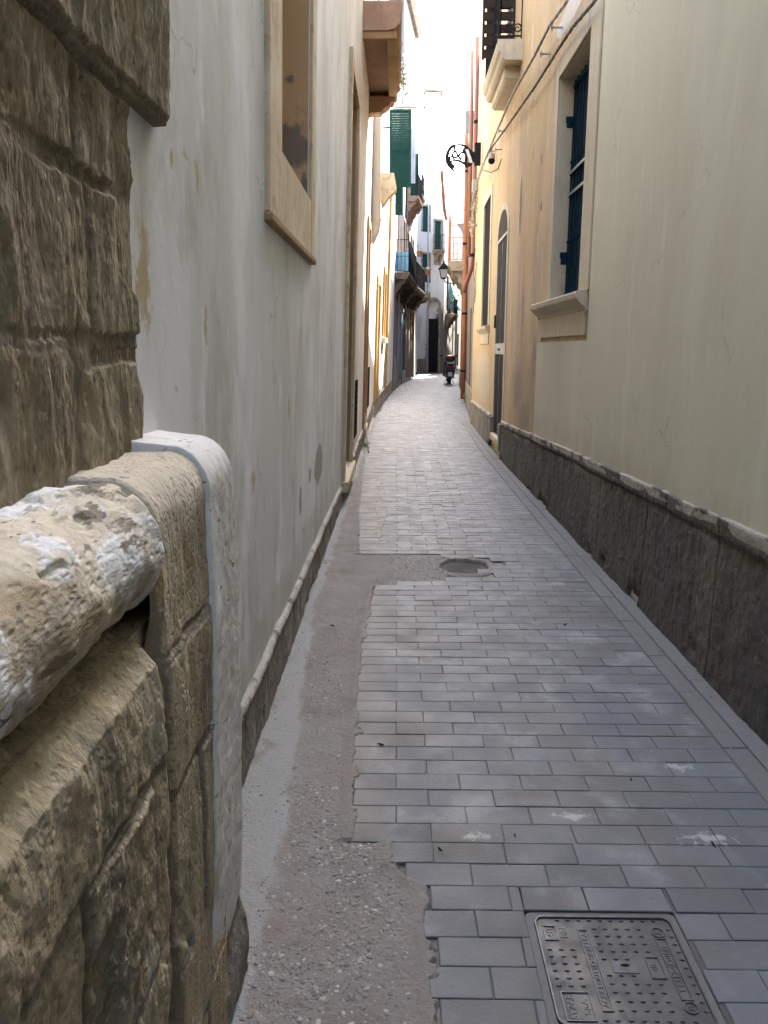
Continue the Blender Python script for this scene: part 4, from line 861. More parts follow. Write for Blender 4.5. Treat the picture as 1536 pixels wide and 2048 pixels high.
cable('cable_bundle', 'twisted pale cable bundle strung highest along the orange wall down to the iron lamp bracket', [(1136, 0), (1100, 50), (1071, 108), (1025, 190), (994, 262), (970, 320), (948, 385), (942, 420)], .008, m_cablel, 1.46)
cable('cable_bundle', 'dark twisted cable running lower along the orange wall past the top of the barred window', [(1192, 0), (1145, 55), (1119, 95), (1071, 172), (1013, 255), (986, 292), (965, 330), (946, 388)], .0075, m_cable, 1.49, ties=False)
cable('cable_loop', 'thin cable loop sagging below the dome camera on the orange wall', [(1003, 318), (996, 338), (982, 345), (966, 340)], .005, m_cable, 1.50, ties=False)
hk = None
for k, (px, py) in enumerate(((1104, 55), (1082, 108), (998, 262), (990, 299))):
    p = at_x(px, py, 1.46); mb = MB(); mb.tube([p, (1.56, p.y, p.z + .0)], .010, 6); mb.tube(arc3(p, (0, 1, 0), (0, 0, 1), .03, 0, 6.28, 12), .006, 5)
    tagit(mb.build('cable_hook', m_grey), ['iron cable hook nearest the top right on the orange wall', 'second iron cable hook just below the topmost one', 'iron cable hook with a ring under the stone balcony', 'lowest iron cable hook above the dome camera'][k], 'hook', 'hooks carrying the cables')
p = at_x(983, 322, 1.50); mb = MB(); cam_t = thing('security_camera', 'small dark dome camera on a bent bracket on the orange wall', 'camera', p)
mb.tube([(1.56, p.y, p.z + .14), (1.50, p.y, p.z + .15), p + Vector((0, 0, .10))], .016, 6); mb.build('bracket', m_grey, cam_t)
mb = MB(); mb.ball(p, (.055, .055, .05), 12, 8); mb.build('dome', m_black, cam_t, smooth=True); mb = MB(); mb.tube([p + Vector((0, 0, .03)), p + Vector((0, 0, .11))], [.06, .05], 12); mb.build('housing', m_grey, cam_t)
# tangle of junction cables at the corner
mb = MB()
for k in range(16):
    a_ = Vector((1.60 + rng.uniform(-.05, .03), 16.8 + rng.uniform(-.15, .15), 4.75 - k * .055)); mb.tube([a_ + Vector((rng.uniform(-.09, .03), rng.uniform(-.1, .1), rng.uniform(-.12, .12))) for _ in range(5)], .012, 5)
mb.box(1.52, 1.62, 16.75, 16.95, 4.72, 4.95)
tagit(mb.build('junction_tangle', m_cablel), 'pale tangle of cables and a junction box on the corner beside the red drainpipe', 'cable tangle')
for (y, z) in ((16.1, 2.75), (15.9, 2.4)):
    pass
mb = MB()
mb.tube([(1.60, 16.4, 3.3), (1.59, 16.5, 3.0), (1.61, 16.6, 2.7), (1.58, 16.35, 2.5)], .008, 5); mb.tube([(1.60, 16.7, 3.6), (1.58, 16.8, 3.1), (1.60, 16.6, 2.9), (1.59, 16.7, 2.3)], .007, 5)
tagit(mb.build('loose_wire', m_cable), 'thin loose wires hanging on the corner of the orange building', 'wire')

# ================================================================== beyond, left
# drainpipe on the white building
dp = thing('drainpipe', 'cream white drainpipe with an elbow at its foot on the sunlit white building', 'pipe', (-.42, 14, 3.3))
mb = MB(); mb.tube([(-.365, 14.3, 7.7), (-.37, 14.3, 7), (-.385, 14.3, 3.75), (-.40, 14.3, 3.62), (-.50, 14.3, 3.42)], .085, 14); mb.build('pipe', m_whitepipe, dp, smooth=True)
for z in (3.8, 5.9): mb = MB(); mb.tube([(-.385 + .003 * (z - 3.8), 14.3, z - .03), (-.385 + .003 * (z - 3.8), 14.3, z + .03)], .095, 14); mb.build('collar', m_whitepipe, dp)
mb = MB(); mb.tube([(-.40, 13.0, 7.6), (-.47, 13.0, 5.9), (-.50, 13.0, 4.9)], .02, 6); tagit(mb.build('wall_cable', m_cable), 'thin dark cable dropping beside the cream drainpipe', 'cable')
def louver(name, label, c, w_, h_, mat, group=None, ang=0.0, t=.045):
    """louvred leaf facing the street's length: spans x at constant y"""
    root = thing(name, label, 'shutter', c, group); ca, sa = math.cos(ang), math.sin(ang)
    def bx(mb, x0, x1, y0, y1, z0, z1, tilt=0):
        pts = []
        for (z, s) in ((z0, -tilt), (z1, tilt)):
            for (x, y) in ((x0, y0 + s), (x1, y0 + s), (x1, y1 + s), (x0, y1 + s)): pts.append((c[0] + x * ca - y * sa, c[1] + x * sa + y * ca, c[2] + z))
        mb.hexa(pts)
    mb = MB(); f = .05
    bx(mb, 0, f, 0, t, 0, h_); bx(mb, w_ - f, w_, 0, t, 0, h_); bx(mb, f, w_ - f, 0, t, 0, f); bx(mb, f, w_ - f, 0, t, h_ - f, h_); bx(mb, f, w_ - f, 0, t, h_ / 2 - .03, h_ / 2 + .03); mb.build('frame', mat, root)
    mb = MB(); n = int((h_ - 2 * f) / .05)
    for i in range(n): z = f + (h_ - 2 * f) * i / n; bx(mb, f - .005, w_ - f + .005, .012, .020, z - .002, z + .056, .020)
    mb.build('slats', mat, root)
    return root
A1 = at_y(779, 218, 19); A2 = at_y(822, 374, 19)
louver('louvred_shutter', 'large dark green louvred shutter standing open over the alley', (A1.x, 19, A2.z), A2.x - A1.x, A1.z - A2.z, m_green, 'open green shutters')
B1 = at_y(790, 372, 21.5); B2 = at_y(806, 430, 21.5)
louver('louvred_shutter', 'smaller green louvred shutter hanging lower behind the large one', (B1.x, 21.5, B2.z), B2.x - B1.x, B1.z - B2.z, m_green, 'open green shutters')
mb = MB(); mb.box(-.5, -.42, 18.85, 18.95, 5.25, 6.9); mb.tube([(-.43, 18.9, 6.5), (A1.x + .02, 19.0, 6.5)], .02, 6); tagit(mb.build('shutter_hinge_post', m_green), 'dark green hinge post holding the large shutter to the wall', 'hinge post')
mb = MB(); prism(mb, [(-.42, 5.30), (-.10, 5.30), (-.04, 5.0), (-.10, 4.92), (-.20, 4.85), (-.30, 4.70), (-.36, 4.66)], 17.9, 18.3); tagit(mb.build('stone_corbel', m_tan, bevel=.01), 'tan stone corbel jutting from the wall under the large green shutter', 'corbel')
mb = MB(); prism(mb, [(-.42, 6.9), (-.27, 6.9), (-.25, 6.6), (-.42, 6.55)], 17.9, 18.2); tagit(mb.build('stone_corbel', m_tan, bevel=.01), 'small tan stone block on the wall above the large green shutter', 'corbel')
mb = MB(); mb.tube([(-.35, 20, 7.22), (.66, 20, 7.2)], .018, 6); mb.tube([(.25, 20, 7.2), (.25, 20, 6.9)], .012, 5); mb.tube([(.62, 20, 7.3), (.62, 20, 7.1)], .02, 6); tagit(mb.build('clothes_rail', m_cable), 'thin iron rail sticking out above the large green shutter', 'rail')
mb = MB(); mb.box(.25, .46, 22.0, 22.03, 5.9, 7.25); tagit(mb.build('hanging_sheet', simple('blue_grey_cloth', (.25, .29, .38), .9)), 'blue grey cloth hanging behind the large green shutter', 'cloth')
# plant on an upper ledge
def leaves(name, label, c, r, n, cat='plant', sz=.05, stem=True):
    root = thing(name, label, cat, (c[0], c[1], c[2] - r[2])); mb = MB()
    for _ in range(n):
        p = Vector((rng.normal(0, .45), rng.normal(0, .45), rng.normal(0, .45))); p = Vector((c[0] + p.x * r[0], c[1] + p.y * r[1], c[2] + p.z * r[2]))
        a = Vector(rng.normal(0, 1, 3)).normalized(); b = a.orthogonal().normalized(); s = sz * rng.uniform(.5, 1.2)
        mb.add([p - a * s, p + b * s * .4, p + a * s, p - b * s * .4], [(0, 1, 2, 3)])
    mb.build('foliage', m_leaf, root)
    if stem: mb = MB(); mb.tube([(c[0], c[1], c[2] - r[2] * 1.05), (c[0] + .02, c[1], c[2])], .012, 5); mb.build('stem', m_darkwood, root)
    return root
leaves('trailing_plant', 'trailing plant with dry orange leaves high on the wall behind the left balcony', (.08, 16.5, 6.75), (.14, .3, .45), 130)
# mauve grey building with the blue door
mbd = thing('mauve_building', 'mauve grey plastered house with a tall dark blue door past the white building', 'building', (0, 32, 0))
ML = Wall((-.22, 29.6), (.24, 36), 1, .02)
d2 = (2.9, 5.2, .25, 3.1, .22); d3 = (1.0, 1.9, 1.3, 3.0, .2); d4 = (1.6, 3.1, 4.35, 6.8, .25); d5 = (4.0, 5.2, 4.35, 6.8, .25); d6 = (1.9, 3.0, 8.2, 9.8, .25)
mb = MB(); ML.facade(mb, 11.5, [d2, d3, d4, d5, d6]); mb.build('wall', m_greywall, mbd)
opening_frame(ML, d2, .14, .06, m_greywall, m_blue2, mbd, leaf=m_blue2); opening_frame(ML, d3, .12, .05, m_greywall, m_blue2, mbd, 'window', leaf=m_blue2)
opening_frame(ML, d4, .12, .05, m_brownstone, m_blue2, mbd, 'window', leaf=m_bluel); opening_frame(ML, d5, .12, .05, m_brownstone, m_darkwood, mbd, 'window')
mb = MB(); ML.box(mb, d2[0] + .02, d2[1] - .02, .28, 3.06, -.02, .03); mb.build('door_panel', m_blue2, mbd)
mb = MB(); ML.box(mb, 0, 2.7, -.05, .75, 0, .05); mb.build('plinth', m_plinthL, mbd, bevel=.01); mb = MB(); ML.box(mb, 5.4, 6.4, -.05, .55, 0, .05); mb.build('plinth', m_plinthL, mbd, bevel=.01)
for u in (.35, 2.4, 5.45, 6.0): 
    mb = MB(); ML.box(mb, u, u + .16, .6, 9.5, .0, .06 + .02 * (u > 3)); mb.build('pilaster', m_greywall if u < 3 else m_darkwood, mbd)
mb = MB(); mb.tube([ML.pt(1.2, .3, .12), ML.pt(1.2, 9.8, .12)], .035, 8); mb.build('downpipe', m_grey, mbd)
# ornate balconies stepping away on the left
def balcony(label, Wl, u0, u1, z, pr_, h=.95, stone=m_brown2, rail=m_black, corbels=3, thick=.22, group='stone balconies along the alley', sp=.13):
    c = Wl.pt((u0 + u1) / 2, z, 0); root = thing('balcony', label, 'balcony', c, group); mb = MB()
    Wl.prof(mb, u0, u1, [(z - thick, 0), (z - thick, pr_ - .12), (z - thick * .6, pr_ - .08), (z - thick * .5, pr_ - .02), (z - .05, pr_ - .02), (z - .04, pr_), (z, pr_), (z, 0)]); mb.build('slab', stone, root, bevel=.008)
    for k in range(corbels):
        u = u0 + .12 + (u1 - u0 - .34) * k / max(1, corbels - 1); mb = MB()
        Wl.prof(mb, u, u + .16, [(z - thick - .62, 0), (z - thick - .60, .10), (z - thick - .42, .13), (z - thick - .36, .24), (z - thick - .2, .28), (z - thick - .12, pr_ * .72), (z - thick, pr_ * .8), (z - thick, 0)]); mb.build('corbel', stone, root, bevel=.01)
    P = [Wl.pt(u0 + .04, 0, 0), Wl.pt(u0 + .04, 0, pr_ - .05), Wl.pt(u1 - .04, 0, pr_ - .05), Wl.pt(u1 - .04, 0, 0)]
    ln = Wl.nv * (Wl.lean * min(z, 9)); railing(root, [p + ln for p in P], z, h, rail, sp)
    return root
ML_ = ML
bA = balcony('stone balcony with black bars and blue screen above the blue door', ML, -.3, 5.6, 4.27, .60, 1.15, m_corb, m_black, 7)
mb = MB(); ML.box(mb, -.22, -.19, 4.33, 5.0, .05, .53); mb.build('blue_screen', m_bluel, bA); mb = MB(); ML.box(mb, -.20, 5.5, 4.33, 5.15, .50, .515); mb.build('side_screen', m_bluel, bA)
def pot(label, p, s=.14, plant=True):
    root = thing('flower_pot', label, 'flower pot', p, 'terracotta pots on the balcony rails'); mb = MB(); mb.tube([p, Vector(p) + Vector((0, 0, s * 1.1)), Vector(p) + Vector((0, 0, s * 1.15))], [s * .6, s * .85, s * .98], 12); mb.build('pot', m_terra, root)
    mb = MB()
    for _ in range(26):
        q = Vector(p) + Vector((rng.normal(0, s * .6), rng.normal(0, s * .6), s * 1.2 + abs(rng.normal(0, s * .6)))); a = Vector(rng.normal(0, 1, 3)).normalized(); b = a.orthogonal(); mb.add([q - a * .05, q + b * .02, q + a * .05, q - b * .02], [(0, 1, 2, 3)])
    mb.build('plant', m_leaf, root)
TW = Wall((.24, 36), (.85, 41.3), 1, .0); TWb = Wall((.85, 41.3), (1.2, 50), 1)
pot('terracotta window box hung on the end of the blue screened balcony', ML.pt(4.0, 5.30, .72), .17)
pot('terracotta pot hung lower beside the blue screened balcony', TW.pt(4.7, 5.20, .74), .17)
tw = thing('tall_white_building', 'tall sun bleached white building with balconies past the mauve house', 'building', (.7, 43, 0))
h1_ = (1.0, 2.2, .2, 3.1, .25); h2_ = (1.2, 2.2, 4.6, 6.8, .25); h3_ = (3.6, 4.5, 4.6, 6.8, .25); h4_ = (1.2, 2.2, 8.2, 10.5, .25); h5_ = (3.6, 4.5, 8.2, 10.5, .25); h6_ = (3.4, 4.9, .1, 3.3, .25)
mb = MB(); TW.facade(mb, 16.5, [h1_, h2_, h3_, h4_, h5_, h6_]); mb.build('wall', m_greywall, tw)
mb = MB(); TWb.facade(mb, 14.5, [(2, 3, 4.4, 6.6, .25)]); mb.build('wall', m_sunwhite, tw)
for h_, nme in ((h1_, 'door'), (h6_, 'door'), (h2_, 'window'), (h3_, 'window'), (h4_, 'window'), (h5_, 'window')): opening_frame(TW, h_, .12, .06, m_brown2, m_brownstone, tw, nme, leaf=m_darkwood if nme == 'door' else m_green)
mb = MB(); TW.box(mb, 0, .9, -.05, .55, 0, .06); mb.build('plinth', m_plinthL, tw)
mb = MB(); TW.prof(mb, -.1, 5.3, [(16.2, 0), (16.2, .15), (16.45, .3), (16.6, .32), (16.6, 0)]); mb.build('cornice', m_brown2, tw)
balcony('second stone balcony with thin black bars just past the blue screened one', TW, .4, 4.9, 4.30, .62, 1.1, m_corb, m_black, 5)
balcony('third and farthest left balcony low over the sunny patch', TWb, .4, 3.4, 4.4, .85, 1.1)
balcony('upper stone balcony with deep corbels under the green shutter', TW, 0.5, 3.0, 8.2, .62, 1.0, m_brownstone)
balcony('highest small balcony farther along the white building', TW, 3.3, 5.0, 8.8, .55, 1.0)
louver('louvred_shutter', 'teal green shutter open on the upper far balcony', (.55, 37.5, 8.3), .4, 1.9, m_green, 'open green shutters')
mb = MB(); mb.tube([(.98, 42.0, .3), (.98, 42.0, 4.2)], .05, 8); tagit(mb.build('drainpipe', m_whitepipe), 'thin white pipe at the sunny corner by the brown stone jamb', 'pipe')
# top street lamp on the tall building
tl = thing('street_lamp', 'flat hooded street lamp sticking out high over the alley from the left', 'street lamp', (.8, 24, 8.6))
mb = MB(); mb.tube([(-.2, 24.2, 8.3), (.55, 24, 8.45), (.75, 24, 8.75)], .04, 8); mb.build('arm', m_grey, tl)
mb = MB(); mb.hexa([(.72, 23.7, 8.72), (1.28, 23.7, 8.66), (1.28, 24.3, 8.66), (.72, 24.3, 8.72), (.86, 23.8, 8.92), (1.18, 23.8, 8.86), (1.18, 24.2, 8.86), (.86, 24.2, 8.92)]); mb.build('hood', m_grey, tl, bevel=.03)
mb = MB(); mb.box(.78, 1.2, 23.8, 24.2, 8.62, 8.66); mb.build('lens', m_glass, tl)
# end of the alley: pale house, lower shade painted brown, with the black gate
FW = Wall((1.2, 50), (2.95, 51), 1); FW2 = Wall((2.95, 51), (5.6, 66), 1); FW3 = Wall((5.6, 66), (10, 84), 1)
eh = thing('arched_house', 'pale house at the bend, lower shade painted brown, with a tall black gate under an arch', 'building', (2.1, 50.6, 0))
gt = (.85, 1.62, .02, 3.4, .15)
mb = MB(); FW.facade(mb, 11.0, [gt, (.9, 1.55, 3.7, 4.7, .2), (.35, .9, 5.6, 7.3, .2), (1.25, 1.75, 7.6, 9.3, .2), (.35, .85, 8.6, 10.1, .2)]); mb.build('wall', m_endwall, eh)
mb = MB(); FW.box(mb, gt[0] + .01, gt[1] - .01, .03, 3.39, -.1, .02); mb.build('gate', m_black, eh, bevel=.01)
mb = MB(); FW.box(mb, gt[0] - .12, gt[0], 0, 4.2, 0, .08); FW.box(mb, gt[1], gt[1] + .12, 0, 4.2, 0, .08)
for i in range(12):
    t0, t1 = math.pi * i / 12, math.pi * (i + 1) / 12; um_ = (gt[0] + gt[1]) / 2; r0, r1 = .385, .52
    q = [(r0, t0), (r1, t0), (r1, t1), (r0, t1)]; mb.hexa([FW.pt(um_ + r * math.cos(t), 4.2 + r * math.sin(t), 0) for r, t in q] + [FW.pt(um_ + r * math.cos(t), 4.2 + r * math.sin(t), .09) for r, t in q])
mb.build('arch', m_brown2, eh)
for (u0, u1, z0, z1) in ((.35, .9, 5.6, 7.3), (1.25, 1.75, 7.6, 9.3), (.35, .85, 8.6, 10.1)):
    mb = MB(); FW.box(mb, u0 - .08, u0, z0, z1 + .1, -.02, .05); FW.box(mb, u1, u1 + .08, z0, z1 + .1, -.02, .05); FW.box(mb, u0, u1, z1, z1 + .1, -.02, .048); wq = mb.build('window', m_brown2, eh)
    mb = MB(); FW.box(mb, u0 + .01, u1 - .01, z0, z1 - .01, -.12, -.06); mb.build('shutter_leaf', m_green, wq)
balcony('tiny upper balcony on the arched house at the bend', FW, 1.1, 1.74, 7.55, .5, .9, m_brown2, m_black, 2)
mb = MB(); mb.tube([FW.pt(.75, .2, .06), FW.pt(.75, 10.5, .06)], .045, 8); mb.build('downpipe', m_grey, eh)
mb = MB(); FW.box(mb, 0.0, .6, .0, .9, 0, .05); mb.build('plinth', m_plinthL, eh)
fh = thing('grey_house', 'shadowed grey house closing the alley behind the scooter', 'building', (4.5, 60, 0))
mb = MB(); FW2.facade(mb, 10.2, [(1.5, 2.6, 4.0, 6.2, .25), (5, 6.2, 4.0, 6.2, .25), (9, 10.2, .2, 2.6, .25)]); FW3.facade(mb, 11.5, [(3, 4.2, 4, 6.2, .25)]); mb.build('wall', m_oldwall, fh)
RG3 = Wall((6.6, 60), (12, 84), -1)
for (u0, u1, z0, z1) in ((1.5, 2.6, 4.0, 6.2), (5, 6.2, 4.0, 6.2), (9, 10.2, .2, 2.6)): mb = MB(); FW2.box(mb, u0 + .01, u1 - .01, z0 + .01, z1 - .01, -.15, -.1); mb.build('shutter_leaf', m_green, fh)
balcony('small balcony with plants on the grey house behind the lantern', FW2, 1.0, 3.4, 3.75, .6, 1.0)
leaves('balcony_plant', 'bushy green plant on the far balcony behind the lantern', tuple(FW2.pt(1.8, 4.6, .4)), (.3, .3, .55), 160, sz=.09)
mb = MB(); mb.hexa([FW2.pt(3.0, 4.2, .0), FW2.pt(4.6, 4.2, .0), FW2.pt(4.6, 4.1, .65), FW2.pt(3.0, 4.1, .65), FW2.pt(3.2, 5.9, .0), FW2.pt(4.4, 5.9, .0), FW2.pt(4.4, 5.9, .06), FW2.pt(3.2, 5.9, .06)]); tagit(mb.build('awning', m_teal), 'teal cloth awning hanging behind the lantern at the end of the alley', 'awning')
mb = MB(); mb.tube([FW2.pt(6.5, .1, .15), FW2.pt(6.5, 4.1, .15)], .09, 8); tagit(mb.build('drainpipe', m_grey), 'pale grey pipe on the end wall rising above the scooter', 'pipe')
mb = MB(); mb.tube([FW2.pt(2.6, 4.0, .2), FW2.pt(6.0, 3.9, .45), FW2.pt(9, 4.2, .2)], .03, 6); tagit(mb.build('cable_span', m_cablel), 'pale cable sagging across the end wall above the scooter', 'cable')

# ================================================================== beyond, right
rb = thing('plain_far_building', 'sunless buff building beyond the orange one carrying the red drainpipes', 'building', (2, 22, 0))
RF = Wall((1.70, 17.25), (2.17, 25), -1); RF2 = Wall((2.17, 25), (2.72, 34), -1)
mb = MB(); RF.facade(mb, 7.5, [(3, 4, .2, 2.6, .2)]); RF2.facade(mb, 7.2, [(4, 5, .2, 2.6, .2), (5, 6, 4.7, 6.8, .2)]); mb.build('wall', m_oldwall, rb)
mb = MB(); RF.box(mb, 3.01, 3.99, .21, 2.59, -.12, -.08); RF2.box(mb, 4.01, 4.99, .21, 2.59, -.12, -.08); mb.build('door_leaf', m_darkwood, rb)
mb = MB(); RF.box(mb, 0, 7.6, -.05, .6, 0, .03); RF2.box(mb, 0, 8.9, -.05, .55, 0, .03); mb.build('plinth', m_plinthL, rb)
RG = Wall((2.72, 34), (4.0, 45), -1); RG2 = Wall((4.0, 45), (5.04, 51), -1); RG2b = Wall((5.04, 51), (5.73, 55), -1); RG2c = Wall((5.73, 55), (6.6, 60), -1); RG3 = Wall((6.6, 60), (12, 84), -1)
rg = thing('pale_far_building', 'pale building past the far balcony on the right mostly hidden by the bend, far lengths added for shade', 'building', (3.2, 40, 0))
mb = MB(); RG.facade(mb, 11.0, []); RG2.facade(mb, 11.0, []); RG2b.facade(mb, 5.5, []); RG2c.facade(mb, 10, []); RG3.facade(mb, 11, []); mb.build('wall', m_oldwall, rg)  # unseen far lengths added to cast shade; the low one admits a sun patch
# pipes
P1 = thing('drainpipe', 'tall orange brown drainpipe reaching the ground on the right', 'pipe', (2.0, 23, 0))
mb = MB(); mb.tube([(2.02, 24.0, .05), (2.02, 24.0, 3.6), (2.0, 24, 6), (1.98, 24, 7.6)], .075, 12); mb.build('pipe', m_orpipe, P1, smooth=True)
for z in (.9, 2.6, 4.6, 6.6): mb = MB(); mb.tube([(2.01, 24.0, z - .03), (2.01, 24.0, z + .03)], .09, 12); mb.build('collar', m_black, P1)
P2 = thing('drainpipe', 'red brown drainpipe bending inward at its foot beside the corner of the orange building', 'pipe', (1.65, 17.4, 3))
mb = MB(); mb.tube([(1.62, 17.45, 7.8), (1.63, 17.45, 6), (1.645, 17.45, 3.6), (1.63, 17.6, 3.35), (1.53, 18.2, 2.95), (1.52, 18.3, 2.85)], .05, 12); mb.build('pipe', m_redpipe, P2, smooth=True)
for z in (3.55, 4.6, 6.2): mb = MB(); mb.tube([(1.638, 17.45, z - .03), (1.638, 17.45, z + .03)], .062, 12); mb.build('collar', m_black, P2)
mb = MB(); mb.tube([(1.585, 18.2, 7.8), (1.59, 18.2, 5), (1.60, 18.2, 3.6)], .045, 10); tagit(mb.build('drainpipe', m_orpipe, smooth=True), 'second slim orange pipe just left of the red brown one', 'pipe')
RBt = balcony('right hand balcony with red brown iron posts over mossy stone corbels', RF2, 2.2, 5.2, 4.45, .62, 1.15, m_brown2, m_railred, 3, .3)
mb = MB()
for u in (2.25, 3.7, 5.15):
    mb = MB(); p = RF2.pt(u, 4.45, .57); mb.tube([p, p + Vector((0, 0, 1.2)), p + Vector((0, 0, 1.75))], [.05, .04, .012], 8); mb.build('post', m_railred, RBt)
mb = MB()
for u in (2.25, 5.15): mb.tube([RF2.pt(u, 6.1, .05), RF2.pt(u, 6.1, .6)], .015, 6)
mb.build('top_rod', m_railred, RBt)
mb = MB(); mb.tube([at_y(883, 342, 40), at_y(889, 420, 40), at_y(893, 440, 40)], [.09, .07, .05], 8); tagit(mb.build('flag_pole', m_railred), 'pale red pole sticking up beyond the far balcony', 'pole')
# hanging lantern
lt = thing('wall_lantern', 'black four sided street lantern hanging on a bracket at the far end', 'lantern', (2.42, 42, 5.0))
c = Vector((2.40, 42, 5.15)); mb = MB()
def cone4(mb, c, z0, z1, a, b): mb.hexa([(c.x - a, c.y - a, z0), (c.x + a, c.y - a, z0), (c.x + a, c.y + a, z0), (c.x - a, c.y + a, z0), (c.x - b, c.y - b, z1), (c.x + b, c.y - b, z1), (c.x + b, c.y + b, z1), (c.x - b, c.y + b, z1)])
cone4(mb, c, 5.62, 5.85, .26, .10); cone4(mb, c, 5.85, 5.92, .06, .05); mb.ball((c.x, c.y, 5.97), .05); cone4(mb, c, 5.59, 5.62, .28, .28); mb.build('roof', m_black, lt)
mb = MB(); cone4(mb, c, 5.18, 5.585, .13, .21); mb.build('glass', m_glass, lt)
mb = MB()
for sx in (-1, 1):
    for sy in (-1, 1): mb.tube([(c.x + sx * .13, c.y + sy * .13, 5.15), (c.x + sx * .22, c.y + sy * .22, 5.6)], .015, 5)
cone4(mb, c, 5.10, 5.17, .10, .14); mb.tube([(c.x, c.y, 5.1), (c.x + .1, c.y, 4.95), (c.x + .5, c.y, 4.85), (3.7, c.y, 4.9)], .03, 6); mb.build('bracket', m_black, lt)
# ornate lamp bracket
ol = thing('ornate_lamp_bracket', 'black wrought iron scroll lamp bracket projecting from the corner of the orange building', 'street lamp', (1.3, 15.5, 5))
Y_ = 16.0; q = lambda px, py: at_y(px, py, Y_); ax, az = Vector((1, 0, 0)), Vector((0, 0, 1))
mb = MB(); mb.box(q(956, 0).x, q(956, 0).x + .12, Y_ - .05, Y_ + .05, q(0, 335).z, q(0, 290).z); mb.build('wall_plate', m_black, ol, bevel=.01)
mb = MB()
mb.tube([q(956, 312), q(942, 308), q(934, 296), q(925, 290), q(909, 290)], [.06, .05, .035, .025, .02], 7); mb.tube([q(956, 318), q(945, 320), q(938, 330), q(930, 328), q(918, 322), q(907, 320)], [.055, .05, .04, .03, .025, .02], 7)
cc = q(918, 310); rr_ = .17
mb.tube(spiral(cc, ax, az, .20, .235, R(200), R(250), 10) , .03, 6)
mb.tube([q(909, 290), q(901, 296), q(896, 304), q(894, 312), q(895, 322), q(899, 331), q(905, 338), q(910, 344)], [.03, .035, .04, .045, .05, .04, .03, .01], 6)
mb.tube(spiral(q(903, 318), ax, az, .045, .045, 0, 6.28, 14), .02, 5); mb.tube(spiral(q(911, 310), ax, az, .07, .03, R(60), R(420), 18), .022, 5); mb.tube(spiral(q(924, 313), ax, az, .09, .04, R(-60), R(300), 18), .022, 5)
mb.tube(spiral(q(930, 302), ax, az, .05, .02, 0, 7, 14), .02, 5); mb.tube([q(909, 290), q(909, 300), q(916, 312), q(922, 320)], .022, 5); mb.tube([q(928, 296), q(933, 310), q(931, 330), q(935, 336)], [.02, .03, .03, .02], 6)
mb.build('scrollwork', m_black, ol)
mb = MB(); a_ = q(933, 300); b_ = q(942, 327); mb.hexa([a_ + Vector((-.03, -.06, 0)), a_ + Vector((.03, -.06, 0)), a_ + Vector((.03, -.05, 0)), a_ + Vector((-.03, -.05, 0)), b_ + Vector((-.03, -.06, 0)), b_ + Vector((.03, -.06, 0)), b_ + Vector((.03, -.05, 0)), b_ + Vector((-.03, -.05, 0))]); mb.build('name_tag', m_plate, ol)
# weeds at the foot of the right far wall
leaves('weed_tuft', 'small green weed tuft at the foot of the wall by the orange pipe', (2.03, 23.3, .16), (.07, .25, .14), 80, sz=.04, stem=False)
leaves('weed_tuft', 'tiny weed at the foot of the left wall near the grilles', (-.50, 12.4, .05), (.05, .3, .05), 40, sz=.025, stem=False)

# ================================================================== scooter
sc = thing('scooter', 'dark scooter with red top case parked facing away by the right wall', 'scooter', (2.33, 35.2, 0)); X0, Y0 = 2.33, 34.6
def B(x0, x1, y0, y1, z0, z1): return MB().box(X0 + x0, X0 + x1, Y0 + y0, Y0 + y1, z0, z1)
mb = MB(); cy_ = Y0 + .28
def wheel(yc):
    m1 = MB(); m1.tube(arc3((X0, yc, .24), (0, 1, 0), (0, 0, 1), .19, 0, 6.28318, 28), .058, 8, False); o = m1.build('wheel', m_rubber, sc, smooth=True)
    m1 = MB(); m1.tube([(X0 - .035, yc, .24), (X0 + .035, yc, .24)], .14, 18); m1.build('rim', m_grey, o)
wheel(Y0 + .26); wheel(Y0 + 1.52)
mb = MB()
def loft(mb, secs, n=16):
    b = len(mb.v)
    for (y, xc, zc, a, c_) in secs:
        for k in range(n):
            t = 2 * math.pi * k / n; ex = lambda v: math.copysign(abs(v) ** .75, v); mb.v.append((X0 + xc + a * ex(math.cos(t)), Y0 + y, zc + c_ * ex(math.sin(t))))
    for i in range(len(secs) - 1):
        for k in range(n): k2 = (k + 1) % n; mb.f.append((b + i * n + k, b + i * n + k2, b + (i + 1) * n + k2, b + (i + 1) * n + k))
    mb.f.append(tuple(b + k for k in range(n))); e = b + (len(secs) - 1) * n; mb.f.append(tuple(e + k for k in range(n))[::-1])
loft(mb, [(.02, 0, .62, .10, .08), (.08, 0, .60, .19, .15), (.3, 0, .58, .235, .20), (.6, 0, .52, .22, .24), (.85, 0, .38, .20, .14), (1.1, 0, .33, .2, .10)]); mb.build('body', m_scoot, sc, smooth=True)
mb = MB(); loft(mb, [(.12, 0, .79, .12, .05), (.2, 0, .80, .16, .06), (.5, 0, .79, .16, .06), (.82, 0, .76, .11, .06), (.88, 0, .75, .06, .04)]); mb.build('seat', m_rubber, sc, smooth=True)
mb = MB(); mb.hexa([(X0 - .27, Y0 + 1.12, .32), (X0 + .27, Y0 + 1.12, .32), (X0 + .27, Y0 + 1.22, .32), (X0 - .27, Y0 + 1.22, .32), (X0 - .20, Y0 + 1.18, 1.0), (X0 + .20, Y0 + 1.18, 1.0), (X0 + .18, Y0 + 1.3, 1.0), (X0 - .18, Y0 + 1.3, 1.0)]); mb.build('front_shield', m_scoot, sc, bevel=.03)
